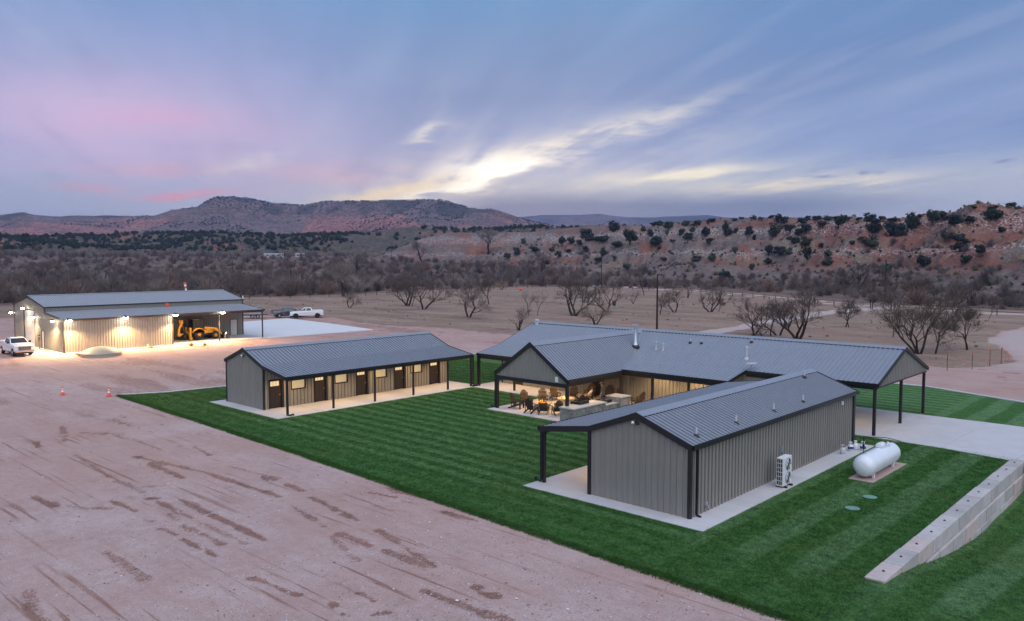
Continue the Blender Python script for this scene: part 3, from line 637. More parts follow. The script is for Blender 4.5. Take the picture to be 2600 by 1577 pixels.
# ================================================================ buildings
RIB = [(0, 0), (.012, .05), (.056, .05), (.072, 0)]
SP = .305
class Bld:
    def __init__(s, name, label, cat, ox, oy):
        s.r = thing(name, label, cat, (ox, oy, 0)); s.o = (ox, oy); s.cache = {}
    def part(s, name, mb, m, parent=None, **k):
        """mesh given in world coordinates"""
        mats = M[m] if isinstance(m, str) else m
        loc = (-s.o[0], -s.o[1], 0) if parent is None else (0, 0, 0)
        return mb.build(name, mats, parent or s.r, loc, **k)
    def put(s, name, me, x, y, z=0): return link(name, me, s.r, (x - s.o[0], y - s.o[1], z))
    def roof(s, axis, a0, a1, poly, m='roof', joined=None):
        """ribbed panels laid along `poly` [(s,z)...], side by side from a0 to a1 along `axis`"""
        n = max(1, round((a1 - a0) / SP)); w = (a1 - a0) / n
        cs = RIB + [(w - .036, 0), (w - .036, -.05)]
        def strip(mb, off):
            k = len(cs); vs = []
            for (q, z) in poly:
                for a, d in cs: vs.append((a + off, q, z + d) if axis == 'x' else (q, a + off, z + d))
            mb.add(vs, [(i * k + j, i * k + j + 1, (i + 1) * k + j + 1, (i + 1) * k + j) for i in range(len(poly) - 1) for j in range(k - 1)])
        if joined:
            mb = MB()
            for i in range(n): strip(mb, a0 + i * w)
            o = s.part(joined, mb, m); o['kind'] = 'stuff'; return
        mb = MB(); strip(mb, 0); me = mb.mesh('roof_panel', M[m])
        for i in range(n):
            s.put('roof_panel', me, a0 + i * w if axis == 'x' else 0, a0 + i * w if axis == 'y' else 0)
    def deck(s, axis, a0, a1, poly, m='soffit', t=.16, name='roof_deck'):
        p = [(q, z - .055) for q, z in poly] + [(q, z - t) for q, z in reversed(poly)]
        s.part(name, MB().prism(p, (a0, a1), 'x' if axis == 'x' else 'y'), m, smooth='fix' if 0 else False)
    def rake(s, axis, at, poly, h=.24, t=.07, lift=.05, m='trim'):
        p = [(q, z + lift) for q, z in poly] + [(q, z + lift - h) for q, z in reversed(poly)]
        s.part('rake_trim', MB().prism(p, (at - t / 2, at + t / 2), 'x' if axis == 'x' else 'y'), m)
    def gutter(s, axis, a0, a1, q, z, side, m='trim', h=.17):
        mb = MB()
        pr = [(q, z + .02), (q, z - h), (q + side * .11, z - h), (q + side * .14, z + .03), (q + side * .125, z + .03), (q + side * .10, z - h + .015), (q + side * .015, z - h + .015), (q + side * .015, z + .02)]
        mb.prism(pr, (a0, a1), 'x' if axis == 'x' else 'y'); s.part('gutter', mb, m)
    def ridge(s, axis, a0, a1, q, z, sl, sr=None, w=.36, m='roof', up=.07):
        sr = sl if sr is None else sr
        pr = [(q - w, z - w * sl + up), (q, z + up + .01), (q + w, z - w * sr + up), (q + w, z - w * sr + up - .012), (q, z + up - .002), (q - w, z - w * sl + up - .012)]
        s.part('ridge_cap', MB().prism(pr, (a0, a1), 'x' if axis == 'x' else 'y'), m)
        for sd, sg in ((-1, sl), (1, sr)):      # foam closure under the cap, in shade
            mb = MB(); n = round((a1 - a0) / SP); w_ = (a1 - a0) / n
            for i in range(n):
                c = a0 + i * w_ + .09; e = a0 + (i + 1) * w_ - .01; qq = q + sd * (w - .02); zz = z - (w - .02) * sg
                if axis == 'x': mb.box(c, qq - .01, zz - .01, e, qq + .01, zz + .055)
                else: mb.box(qq - .01, c, zz - .01, qq + .01, e, zz + .055)
            s.part('ridge_closure', mb, 'black')['kind'] = 'stuff'
    def wall(s, axis, c, a0, a1, top, sign, z0=.03, openings=(), m='wall', joined=None, sp=SP):
        """panels at plane c facing sign; top is a height or a function of position"""
        tf = top if callable(top) else (lambda a: top)
        n = max(1, round((a1 - a0) / sp)); w = (a1 - a0) / n
        br = sorted({round(a0 + i * w, 4) for i in range(n + 1)} | {round(e, 4) for o in openings for e in o[:2] if a0 < e < a1})
        reg = {round(a0 + i * w, 4) for i in range(n + 1)}
        big = MB()
        for p, q in zip(br[:-1], br[1:]):
            if q - p < .004: continue
            mid = (p + q) / 2; zs = [(z0, None)]
            for o in openings:
                if o[0] < mid < o[1]: zs = [(z0, o[2]), (o[3], None)]
            for zb, zt in zs:
                if zt is not None and zt - zb < .04: continue
                if zt is None and min(tf(p), tf(q)) - zb < .02: continue
                cs = [(a, d) for a, d in RIB if p in reg and a < q - p - .002] or [(0, 0)]
                if cs[-1][1] > 0: cs = [(0, 0)]
                cs = cs + ([(q - p - .034, 0), (q - p - .034, -.03)] if q in reg and q - p > .1 else [(q - p, 0)])
                h = lambda a: (tf(p + a) if zt is None else zt)
                key = (len(cs), round(q - p, 3), round(zb, 3), round(h(0), 3), round(h(q - p), 3), axis, sign)
                if joined or key not in s.cache:
                    mb = big if joined else MB(); off = p if joined else 0
                    vs = []
                    for zz in (0, 1):
                        for a, d in cs:
                            z = zb if zz == 0 else h(a)
                            vs.append((a + off, (c if joined else 0) + sign * d, z) if axis == 'x' else ((c if joined else 0) + sign * d, a + off, z))
                    k = len(cs); fl = (axis == 'x') == (sign < 0)
                    mb.add(vs, [((j, j + 1, k + j + 1, k + j) if fl else (j + 1, j, k + j, k + j + 1)) for j in range(k - 1)])
                    if not joined: s.cache[key] = mb.mesh('wall_panel', M[m])
                if not joined: s.put('wall_panel', s.cache[key], *((p, c) if axis == 'x' else (c, p)))
        if joined: s.part(joined, big, m)['kind'] = 'stuff'
    def post(s, x, y, z1, w=.16, z0=.02, m='trim'):
        s.part('post', MB().box(x - w / 2, y - w / 2, z0, x + w / 2, y + w / 2, z1), m, bevel=.008)
    def corner(s, x, y, z1, w=.13, m='trim'):
        s.part('corner_trim', MB().box(x - w / 2, y - w / 2, .03, x + w / 2, y + w / 2, z1), m)
    def spout(s, x, y, z1, dx, dy, m='trim'):
        """downspout with a curled outlet at the foot"""
        mb = MB().box(x - .05, y - .05, .18, x + .05, y + .05, z1)
        mb.tube([(x, y, .2), (x + dx * .08, y + dy * .08, .10), (x + dx * .25, y + dy * .25, .08), (x + dx * .42, y + dy * .42, .12), (x + dx * .52, y + dy * .52, .16), (x + dx * .60, y + dy * .60, .08)], [.06, .06, .06, .06, .065, .07], 8)
        s.part('downspout', mb, m)
    def vent(s, x, y, z, h=.38, r=.05, boot=True):
        v = s.part('vent_pipe', MB().tube([(x, y, z - .05), (x, y, z + h)], r, 10), 'pvc')
        if boot: s.part('vent_boot', MB().lathe([(.15, -.03), (.14, .03), (.07, .12), (.055, .14)], (x, y, z), 12), 'black')
    def canlight(s, x, y, z, energy, col=WARM):
        f = s.part('ceiling_light', MB().lathe([(.01, 0), (.11, 0), (.12, .03)], (x, y, z), 14), 'can')
        lamp('ceiling_lamp', 'SPOT', s.r, (x - s.o[0], y - s.o[1], z - .03), energy, col, .09, None, spot_size=math.radians(150), spot_blend=.6)
def flood_head(b, x, y, z, dx, dy):
    """twin security lamp on a gable"""
    mb = MB().box(x - .05, y - .05, z - .05, x + .05, y + .05, z + .05)
    o = b.part('security_light', mb, 'black')
    for s in (-1, 1):
        px, py = x + s * .12 * (1 if dx == 0 else 0) + dx * .1, y + s * .12 * (1 if dy == 0 else 0) + dy * .1
        b.part('lamp_head', MB().lathe([(.03, -.06), (.07, 0), (.075, .05), (.01, .06)], (px, py, z - .04), 12, 'y' if dx == 0 else 'x'), 'white' if s < 0 else 'black')
# ---------------------------------------------------------------- bunkhouse
B = Bld('bunkhouse', 'taupe metal bunkhouse with a row of dark doors under its porch', 'building', -52, 38)
bx0, bx1, bx2, by0, by1 = -56.99, -51.67, -48.55, 29.91, 47.79
bp = [(bx0 - .08, 3.33), (-54.33, 4.27), (bx1, 3.22), (bx2 - .0, 2.72)]
back = [(bx0 - .12, 3.25), (-54.33, 4.27)]; front = [(-54.33, 4.27), (bx1, 3.22), (bx2 - .10, 2.70)]
doors = [30.28, 34.07, 37.95, 41.80, 45.69]; wins = [(32.12, 33.37), (35.95, 37.17), (39.78, 41.04), (43.58, 44.85)]
ops = [(d, d + 1.24, .03, 2.16) for d in doors] + [(a, c, 1.22, 2.12) for a, c in wins]
B.part('wall_core', MB().box(bx0 + .16, by0 + .16, .03, bx1 - .16, by1 - .16, 3.1), 'core')
B.wall('y', bx1, by0, by1, 3.12, 1, openings=ops)
gt = lambda a: float(np.interp(a, [bx0, -54.33, bx1], [3.26, 4.2, 3.14]))
B.wall('x', by0, bx0, bx1, gt, -1)
B.wall('x', by1, bx0, bx1, gt, 1, joined='end_wall'); B.wall('y', bx0, by0, by1, 3.2, -1, joined='back_wall')
B.roof('y', by0 - .12, by1 + .12, front); B.roof('y', by0 - .12, by1 + .12, back, joined='roof_back')
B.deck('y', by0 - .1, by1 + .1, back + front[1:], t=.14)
for e in (by0 - .12, by1 + .12): B.rake('y', e, back + front[1:])
B.ridge('y', by0 - .15, by1 + .15, -54.33, 4.27, .36, .394)
B.gutter('y', by0 - .16, by1 + .16, bx2 - .1, 2.70, 1)
B.part('beam', MB().box(bx2 - .2, by0 - .05, 2.42, bx2 - .06, by1 + .05, 2.60), 'trim')
for y in (29.95, 33.73, 37.49, 41.31, 45.04, 47.72): B.post(-48.66, y, 2.45, .13)
B.spout(-48.52, 29.83, 2.6, .6, .5); B.spout(-48.5, 47.84, 2.6, .8, .3)
for x in (bx0, bx1):
    for y in (by0, by1): B.corner(x, y, 3.2 if x == bx0 else 3.1)
for d in doors:
    r = d + .06
    fr = MB().box(bx1 - .15, d, .03, bx1 + .03, d + .07, 2.16).box(bx1 - .15, d + 1.05, .03, bx1 + .03, d + 1.24, 2.16).box(bx1 - .15, d + .07, 2.08, bx1 + .03, d + 1.05, 2.16)
    B.part('door_frame', fr, 'black')
    dr = B.part('door', MB().box(bx1 - .14, d + .07, .05, bx1 - .09, d + 1.05, 2.08), 'door')
    pn = MB()
    for q in (0, 1):
        pn.box(bx1 - .09, d + .17 + q * .42, .2, bx1 - .075, d + .53 + q * .42, 1.45)
    B.part('door_panel', pn, 'door', dr)
    for q in range(3): B.part('pane', MB().box(bx1 - .09, d + .20 + q * .24, 1.66, bx1 - .08, d + .41 + q * .24, 2.0), 'lit_door', dr)
    B.part('handle', MB().tube([(bx1 - .08, d + .97, 1.0), (bx1 - .02, d + .97, 1.0), (bx1 - .02, d + .86, 1.0)], .015, 6), 'galv', dr)
for a, c in wins:
    w_ = B.part('window_frame', MB().box(bx1 - .15, a, 1.22, bx1 + .035, a + .07, 2.12).box(bx1 - .15, c - .07, 1.22, bx1 + .035, c, 2.12).box(bx1 - .15, a + .07, 1.22, bx1 + .035, c - .07, 1.29).box(bx1 - .15, a + .07, 2.05, bx1 + .035, c - .07, 2.12), 'black')
    B.part('pane', MB().box(bx1 - .1, a + .07, 1.29, bx1 - .08, c - .07, 2.05), 'lit', w_)
    B.part('curtain', MB().box(bx1 - .079, a + .07, 1.29, bx1 - .074, a + .12, 2.05), 'shirt', w_)
B.part('hose_bib', MB().tube([(bx1, 33.05, .55), (bx1 + .12, 33.05, .55), (bx1 + .14, 33.05, .46)], .02, 6), 'galv')
for y in (31.6, 35.4, 39.3, 43.2, 46.6): B.canlight(-50.2, y, 2.72, 172)
flood_head(B, -54.33, by0 - .06, 3.78, 0, -1)
# ---------------------------------------------------------------- near cabin
B = Bld('metal_cabin', 'long taupe metal cabin nearest the camera with dark corner trim', 'building', -19, 38)
cx0, cx1, cx2, cy0, cy1 = -22.0, -16.79, -24.93, 29.22, 47.93; cr_ = -19.4
ct = lambda a: float(np.interp(a, [cx0, cr_, cx1], [3.10, 4.07, 3.09]))
B.part('wall_core', MB().box(cx0 + .16, cy0 + .16, .03, cx1 - .16, cy1 - .16, 3.02), 'core')
B.wall('x', cy0, cx0, cx1, ct, -1); B.wall('y', cx1, cy0, cy1, 3.04, 1)
B.wall('x', cy1, cx0, cx1, ct, 1, joined='end_wall'); B.wall('y', cx0, cy0, cy1, 3.04, -1, joined='porch_wall')
lft = [(cx2, 2.76), (cx0, 3.18), (cr_, 4.14)]; rgt = [(cr_, 4.14), (cx1 + .14, 3.12)]
B.roof('y', cy0 - .12, cy1 + .12, rgt); B.roof('y', cy0 - .12, cy1 + .12, lft)
B.deck('y', cy0 - .1, cy1 + .1, lft + rgt[1:], t=.14)
for e in (cy0 - .12, cy1 + .12): B.rake('y', e, lft + rgt[1:], h=.27)
B.ridge('y', cy0 - .15, cy1 + .15, cr_, 4.14, .37, .373)
B.gutter('y', cy0 - .16, cy1 + .16, cx1 + .14, 3.12, 1); B.gutter('y', cy0 - .16, cy1 + .16, cx2, 2.76, -1)
B.part('beam', MB().box(cx2 + .04, cy0 - .05, 2.46, cx2 + .18, cy1 + .05, 2.64), 'trim')
for y in (29.3, 33.9, 38.5, 43.2, 47.85): B.post(cx2 + .11, y, 2.5, .15)
B.spout(cx2 + .02, cy0 - .02, 2.6, -.9, .35)
B.part('downspout', MB().box(cx1 + .03, cy0 + .42, .12, cx1 + .12, cy0 + .52, 3.0).tube([(cx1 + .075, cy0 + .47, .15), (cx1 + .1, cy0 + .47, .08), (cx1 + .28, cy0 + .44, .06)], .05, 8), 'trim')
B.part('downspout', MB().box(cx1 + .03, cy1 - .3, .12, cx1 + .12, cy1 - .2, 3.0).tube([(cx1 + .075, cy1 - .25, .15), (cx1 + .1, cy1 - .25, .08), (cx1 + .28, cy1 - .22, .06)], .05, 8), 'trim')
for x in (cx0, cx1):
    for y in (cy0, cy1): B.corner(x, y, 3.08, .16)
for y in (30.28, 33.89, 37.85, 41.41): B.vent(-17.13, y, 3.26, .42)
B.vent(-18.85, 45.68, 3.94, .42)
flood_head(B, -19.45, cy0 - .06, 3.76, 0, -1)
B.part('hose_box', MB().box(cx1, 30.42, .3, cx1 + .09, 30.6, .48).box(cx1 + .09, 30.46, .2, cx1 + .16, 30.56, .34), 'galv')
B.part('conduit_box', MB().box(cx1, 37.9, 1.3, cx1 + .1, 38.06, 1.62).box(cx1 + .01, 37.95, .6, cx1 + .05, 38.0, 1.3), 'galv')
B.part('wall_lamp', MB().box(cx1, 45.8, 2.6, cx1 + .12, 45.98, 2.8), 'white')
for y in (32.5, 38.5, 44.5): B.canlight(-23.4, y, 2.74, 136)
# ---------------------------------------------------------------- main house
B = Bld('main_house', 'long main house with patio wing and carport under a dark metal roof', 'building', -33, 55)
L_, R_, RY, FY, BY = -48.37, -16.46, 55.9, 50.85, 60.95; PE = 48.30; PX1 = -25.0
mx0, mx1, mxr, my0 = -39.99, -33.49, -36.74, 41.91
sl = .354
main = [(RY, 5.06), (FY, 3.27)]; porch = main + [(PE, 2.79)]; backp = [(BY + .1, 3.23), (RY, 5.06)]
# panels hidden wholly under the patio wing are not laid
B.roof('x', L_ - .1, PX1, porch); B.roof('x', PX1, R_ + .12, [(RY, 5.06), (FY - .08, 3.24)])
B.roof('x', L_ - .1, R_ + .12, backp, joined='roof_back')
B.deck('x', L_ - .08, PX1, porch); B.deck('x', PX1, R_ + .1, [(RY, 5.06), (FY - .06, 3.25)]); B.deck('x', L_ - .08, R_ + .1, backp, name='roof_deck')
B.ridge('x', L_ - .12, R_ + .15, RY, 5.06, .354, .36)
pl_ = [(mx0 - .1, 2.72), (mxr, 5.03)]; pr_ = [(mxr, 5.03), (mx1 + .1, 2.72)]
B.roof('y', my0 - .1, 55.0, pr_); B.roof('y', my0 - .1, 55.0, pl_)
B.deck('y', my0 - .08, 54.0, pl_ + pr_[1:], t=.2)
B.ridge('y', my0 - .12, 55.6, mxr, 5.03, .70)
B.rake('y', my0 - .1, pl_ + pr_[1:], h=.30)
B.rake('x', L_ - .1, backp + porch[1:]); B.rake('x', R_ + .12, backp + [(FY - .08, 3.24)], h=.22)
B.rake('x', PX1, [(FY, 3.27), (PE, 2.79)], h=.2)
# valley flashing where the patio roof runs into the porch roof
for sd in (-1, 1):
    pts = []
    for y in np.linspace(PE, 55.2, 12):
        z = 5.06 - (RY - y) * sl if y > FY else 3.27 - (FY - y) * .188
        pts.append((mxr + sd * (5.03 - z) / .71, y, z + .05))
    mb = MB()
    for a, c in zip(pts[:-1], pts[1:]): mb.bar(a, c, .16, .02)
    B.part('valley_flashing', mb, 'roof')
B.gutter('x', L_ - .1, mx0, PE, 2.79, -1); B.gutter('x', mx1, PX1, PE, 2.79, -1); B.gutter('x', PX1, R_ + .1, FY - .08, 3.24, -1)
B.gutter('y', my0 - .1, PE, mx1 + .1, 2.72, 1); B.gutter('y', my0 - .1, PE, mx0 - .1, 2.72, -1)
# patio gable and beams
B.wall('x', my0 + .02, mx0 + .05, mx1 - .05, lambda a: max(2.46, 4.98 - abs(a - mxr) * .71 - .12), -1, z0=2.44)
B.part('gable_core', MB().prism([(mx0 + .1, 2.44), (mx1 - .1, 2.44), (mx1 - .1, 2.6), (mxr, 4.75), (mx0 + .1, 2.6)], (my0 + .05, my0 + .14), 'y'), 'soffit')
B.part('beam', MB().box(mx0 - .06, my0 - .1, 2.18, mx1 + .06, my0 + .16, 2.44), 'trim', bevel=.01)
B.part('beam', MB().box(mx1 - .14, my0 + .16, 2.26, mx1 + .06, PE, 2.6), 'trim', bevel=.01)
B.part('beam', MB().box(mx0 - .06, my0 + .16, 2.26, mx0 + .14, PE, 2.6), 'trim', bevel=.01)
B.part('beam', MB().box(mx1 + .06, PE - .02, 2.40, PX1 - .1, PE + .14, 2.66), 'trim'); B.part('beam', MB().box(L_, PE - .02, 2.40, mx0 - .06, PE + .14, 2.66), 'trim')
B.part('beam', MB().box(PX1, FY - .06, 2.86, R_, FY + .1, 3.12), 'trim')
for x, y, z in ((mx0, my0, 2.2), (mx1, my0, 2.2), (mx0, PE - .1, 2.3), (mx1, PE - .1, 2.3)): B.post(x, y, z, .2)
for x in (L_ + .1, -44.2, -30.9, -28.0, PX1 - .15): B.post(x, PE + .06, 2.42, .15)
for y in (FY + .02, RY, BY - .05): B.post(R_ - .12, y, 2.95 if y != RY else 3.3, .17)
B.part('downspout', MB().box(R_ - .17, FY - .16, .15, R_ - .07, FY - .075, 3.1), 'trim')
B.spout(mx0 - .14, my0 - .05, 2.6, -.8, .1); B.spout(L_ + .02, PE - .05, 2.6, -.9, .1)
B.part('wall_lamp', MB().box(-34.5, my0 - .06, 2.5, -34.25, my0, 2.86), 'white')
# walls
xw1 = -21.6
B.part('wall_core', MB().box(L_ + .66, FY + .16, .03, xw1 - .16, BY - .16, 3.2), 'core')
B.wall('x', FY, L_ + .5, xw1, 3.12, -1, openings=[(-38.1, -37.0, .03, 2.16), (-46.6, -45.6, .03, 2.16)])
B.wall('x', BY, L_ + .5, xw1, 3.1, 1, joined='back_wall')
mg = lambda a: 5.0 - abs(a - RY) * .36
B.wall('y', L_ + .5, FY, BY, mg, -1, joined='end_wall'); B.wall('y', xw1, FY, BY, mg, 1, joined='end_wall')
B.wall('y', R_, FY, BY, lambda a: 4.96 - abs(a - RY) * .36, 1, z0=3.02)
B.part('gable_core', MB().prism([(FY + .1, 3.02), (BY - .1, 3.02), (RY, 4.7)], (R_ - .12, R_ - .03), 'x'), 'soffit')
B.part('gable_trim', MB().box(R_ - .02, FY, 2.95, R_ + .05, BY, 3.03), 'trim')
for a in (-38.1, -46.6):
    dr = B.part('door', MB().box(a + .06, FY + .08, .04, a + 1.04, FY + .13, 2.1), 'door')
    B.part('door_frame', MB().box(a, FY - .03, .03, a + .06, FY + .14, 2.16).box(a + 1.04, FY - .03, .03, a + 1.1, FY + .14, 2.16).box(a + .06, FY - .03, 2.1, a + 1.04, FY + .14, 2.16), 'black')
    B.part('handle', MB().tube([(a + .95, FY + .07, 1.), (a + .95, FY, 1.), (a + .84, FY, 1.)], .015, 6), 'galv', dr)
for x in (L_ + .5, xw1): B.corner(x, FY, 3.1)
# roof furniture
def stack(x, y, z, h, r, nm='flue_pipe'):
    o = B.part(nm, MB().lathe([(r * 1.5, -.25), (r * 1.5, .1), (r * 1.25, .25), (r, .34), (r, h - .32), (r * 1.25, h - .30), (r * 1.25, h - .22), (r, h - .2), (r, h - .14), (r * 1.32, h - .12), (r * 1.32, h), (.01, h + .04)], (x, y, z), 18), 'galv', smooth=True)
    return o
stack(-35.21, 52.56, 4.0, 1.75, .17)
B.part('flue_boot', MB().lathe([(.36, -.3), (.36, .0), (.27, .14)], (-35.21, 52.56, 4.0), 16), 'black')
for x, y, z in ((-33.38, 52.68, 3.92), (-32.68, 52.55, 3.87)):
    B.part('roof_vent', MB().lathe([(.13, -.05), (.1, .08), (.07, .1), (.07, .5), (.11, .5), (.11, .6), (.01, .62)], (x, y, z), 14), 'pvc')
for x, y, z in ((-31.26, 54.14, 4.44), (-30.34, 54.21, 4.46), (-26.69, 54.99, 4.74)): B.vent(x, y, z, .34, .04)
B.part('roof_vent', MB().lathe([(.2, -.05), (.14, .1), (.09, .12), (.09, .7), (.12, .72), (.12, .86), (.01, .9)], (-25.82, 52.45, 3.84), 14), 'pvc')
B.part('roof_vent', MB().lathe([(.16, -.05), (.16, .34), (.24, .36), (.24, .5), (.01, .56)], (-47.75, 55.3, 4.85), 14), 'pvc')
B.part('satellite_dish', MB().tube([(-24.7, 51.0, 3.3), (-24.72, 51.0, 3.62), (-24.6, 50.9, 3.72)], .025, 6).add([(-24.95, 50.55, 3.74), (-24.28, 50.62, 3.80), (-24.36, 51.18, 3.84), (-25.03, 51.1, 3.78), (-24.95, 50.55, 3.70), (-24.28, 50.62, 3.76), (-24.36, 51.18, 3.80), (-25.03, 51.1, 3.74)], [(0, 1, 2, 3), (7, 6, 5, 4), (0, 4, 5, 1), (1, 5, 6, 2), (2, 6, 7, 3), (3, 7, 4, 0)]), 'pvc')
for x, y in ((-38.4, 44.0), (-35.1, 44.0), (-38.4, 47.0), (-35.1, 47.0)): B.canlight(x, y, 2.9, 190)
B.part('light_rail', MB().box(-38.6, 43.95, 2.93, -34.9, 44.05, 3.0).box(-38.6, 46.95, 2.93, -34.9, 47.05, 3.0), 'trim')
for x in (-46, -42.5, -31.6, -28.6, -26.2): B.canlight(x, 49.6, 2.86, 208)
for x in (-23.4, -20.0): B.canlight(x, 53.6, 3.75, 117)
# ---------------------------------------------------------------- shop
B = Bld('shop_building', 'tan metal shop building lit by floodlights with lean-to shed', 'building', -108, 45)
sx0, sx1, sx2, sy0, sy1, sye = -117.6, -106.1, -99.95, 32.66, 58.3, 45.3; sr_ = -111.85
B.roof('y', sy0 - .15, sy1 + .15, [(sr_, 6.28), (sx1 + .15, 5.12)], 'roof2', joined='roof_front'); B.roof('y', sy0 - .15, sy1 + .15, [(sx0 - .15, 5.12), (sr_, 6.28)], 'roof2', joined='roof_back')
B.roof('y', sy0 - .1, sy1 - .2, [(sx1, 4.5), (sx2 + .25, 3.93)], 'roof2', joined='lean_to_roof')
B.roof('x', sx1 + .1, sx2 + .2, [(sy1 - .2, 4.2), (sy1 - .1, 4.2)], 'roof2', joined='roof_lip')
B.deck('y', sy0 - .1, sy1 + .1, [(sx0 - .1, 5.13), (sr_, 6.28), (sx1 + .1, 5.14)]); B.deck('y', sy0 - .05, sy1 - .25, [(sx1 + .03, 4.49), (sx2 + .2, 3.93)], t=.2)
B.ridge('y', sy0 - .15, sy1 + .15, sr_, 6.28, .2, .2, .2, 'roof2')
for e in (sy0 - .15, sy1 + .15): B.rake('y', e, [(sx0 - .15, 5.12), (sr_, 6.28), (sx1 + .15, 5.12)], .2, m='soffit')
B.rake('y', sy0 - .12, [(sx1, 4.5), (sx2 + .25, 3.93)], .2, m='soffit'); B.rake('y', sy1 - .2, [(sx1, 4.5), (sx2 + .25, 3.93)], .2, m='soffit')
B.gutter('y', sy0, sy1 - .3, sx2 + .25, 3.93, 1, 'soffit', .14)
B.part('wall_core', MB().box(sx0 + .1, sy0 + .1, .05, sx1 - .1, sy1 - .1, 5.05), 'core')
B.part('wall_core', MB().box(sx1, sy0 + .1, .05, sx2 - .1, sye - .1, 3.7), 'core')
sg = lambda a: float(np.interp(a, [sx0, sr_, sx1, sx1 + .01, sx2], [5.05, 6.2, 5.05, 4.4, 3.82]))
B.wall('x', sy0, sx0, sx1, sg, -1, z0=.05, openings=[(-113.75, -109.85, .05, 4.5), (-107.5, -106.6, .05, 2.25)])
B.wall('x', sy0, sx1, sx2, sg, -1, z0=.05)
B.wall('y', sx2, sy0, sye, 3.80, 1, z0=.05)
B.wall('y', sx1, sy0, sy1, 5.05, 1, z0=4.45, joined='clerestory_wall'); B.wall('y', sx1, sye, sy1, 4.4, 1, z0=.05, openings=[(56.35, 57.45, .05, 2.3)])
B.wall('x', sye, sx1, sx2, sg, 1, z0=.05); B.wall('x', sy1, sx0, sx1, sg, 1, z0=.05, joined='end_wall'); B.wall('y', sx0, sy0, sy1, 5.05, -1, z0=.05, joined='back_wall')
for x, y, z in ((sx0, sy0, 5.0), (sx1, sy1, 5.0), (sx2, sy0, 3.85), (sx2, sye, 3.8)): B.corner(x, y, z, .14, 'soffit')
B.part('corner_trim', MB().box(sx1 - .07, sy0 - .07, 4.5, sx1 + .07, sy0 + .07, 5.05), 'soffit')
for y in (51.55, 57.85): B.post(sx2 - .02, y, 3.8, .14, m='soffit')
B.part('beam', MB().box(sx2 - .1, sye, 3.6, sx2 + .06, sy1 - .25, 3.78), 'soffit')
B.part('overhead_door', MB().box(-113.75, sy0 + .05, .05, -109.85, sy0 + .1, 4.5), 'wdoor')
dd = MB()
for i in range(6): dd.box(-113.7, sy0 + .035, .1 + i * .74, -109.9, sy0 + .05, .77 + i * .74)
B.part('door_section', dd, 'wdoor'); B.part('door_frame', MB().box(-113.9, sy0 - .05, .05, -113.75, sy0 + .08, 4.62).box(-109.85, sy0 - .05, .05, -109.7, sy0 + .08, 4.62).box(-113.75, sy0 - .05, 4.5, -109.85, sy0 + .08, 4.62), 'soffit')
for nm, mb in (('door', MB().box(-107.44, sy0 + .02, .06, -106.66, sy0 + .07, 2.2)), ('door', MB().box(sx1 - .07, 56.4, .06, sx1 - .02, 57.4, 2.25))): B.part(nm, mb, 'wdoor')
B.part('door_frame', MB().box(-107.55, sy0 - .04, .05, -107.44, sy0 + .08, 2.3).box(-106.66, sy0 - .04, .05, -106.55, sy0 + .08, 2.3).box(-107.44, sy0 - .04, 2.2, -106.66, sy0 + .08, 2.3), 'soffit')
B.part('door_frame', MB().box(sx1 - .08, 56.32, .05, sx1 + .04, 56.4, 2.33).box(sx1 - .08, 57.4, .05, sx1 + .04, 57.48, 2.33).box(sx1 - .08, 56.4, 2.25, sx1 + .04, 57.4, 2.33), 'soffit')
B.part('round_sign', MB().lathe([(.01, 0), (.28, 0), (.28, .08), (.2, .14), (.01, .16)], (sx1 + .03, 47.4, 4.72), 18, 'x'), 'orange')  # round disc sign on the upper wall
B.part('roof_camera', MB().box(-106.1, 58.35, 5.15, -105.95, 58.5, 5.3).box(-106.3, 58.4, 5.3, -106.2, 58.5, 5.6), 'white')
def flood(x, y, z, dx, dy, e, big=True):
    r = .36 if big else .22
    B.part('flood_lamp', MB().lathe([(.02, .14), (.13, .12), (r, .0), (r * .96, -.05)], (x, y, z), 16), 'black')
    B.part('flood_bulb', MB().lathe([(.01, .02), (r * .86, .0), (r * .8, -.09), (r * .5, -.15), (.01, -.17)], (x, y, z - .05), 14), 'flood')
    B.part('lamp_arm', MB().tube([(x - dx * .5, y - dy * .5, z + .15), (x - dx * .2, y - dy * .2, z + .2), (x, y, z + .12)], .025, 6), 'black')
    lamp('flood_light', 'SPOT', B.r, (x - B.o[0], y - B.o[1], z - .26), e, WARM2, .15, (math.radians(34) * (dy if dy else 0), math.radians(34) * -dx, 0), spot_size=math.radians(158), spot_blend=.35)
for y in (32.95, 39.27, 45.36, 51.6): flood(sx2 + .85, y, 3.92, 1, 0, 2700)
flood(-111.84, sy0 - .7, 4.85, 0, -1, 420, False); flood(-108.67, sy0 - .55, 3.85, 0, -1, 900, False); flood(-101.9, sy0 - .55, 3.75, 0, -1, 1300, False); flood(-118.2, sy0 - .3, 4.0, -1, 0, 900, False)
B.canlight(-102.2, 50.0, 3.75, 260)
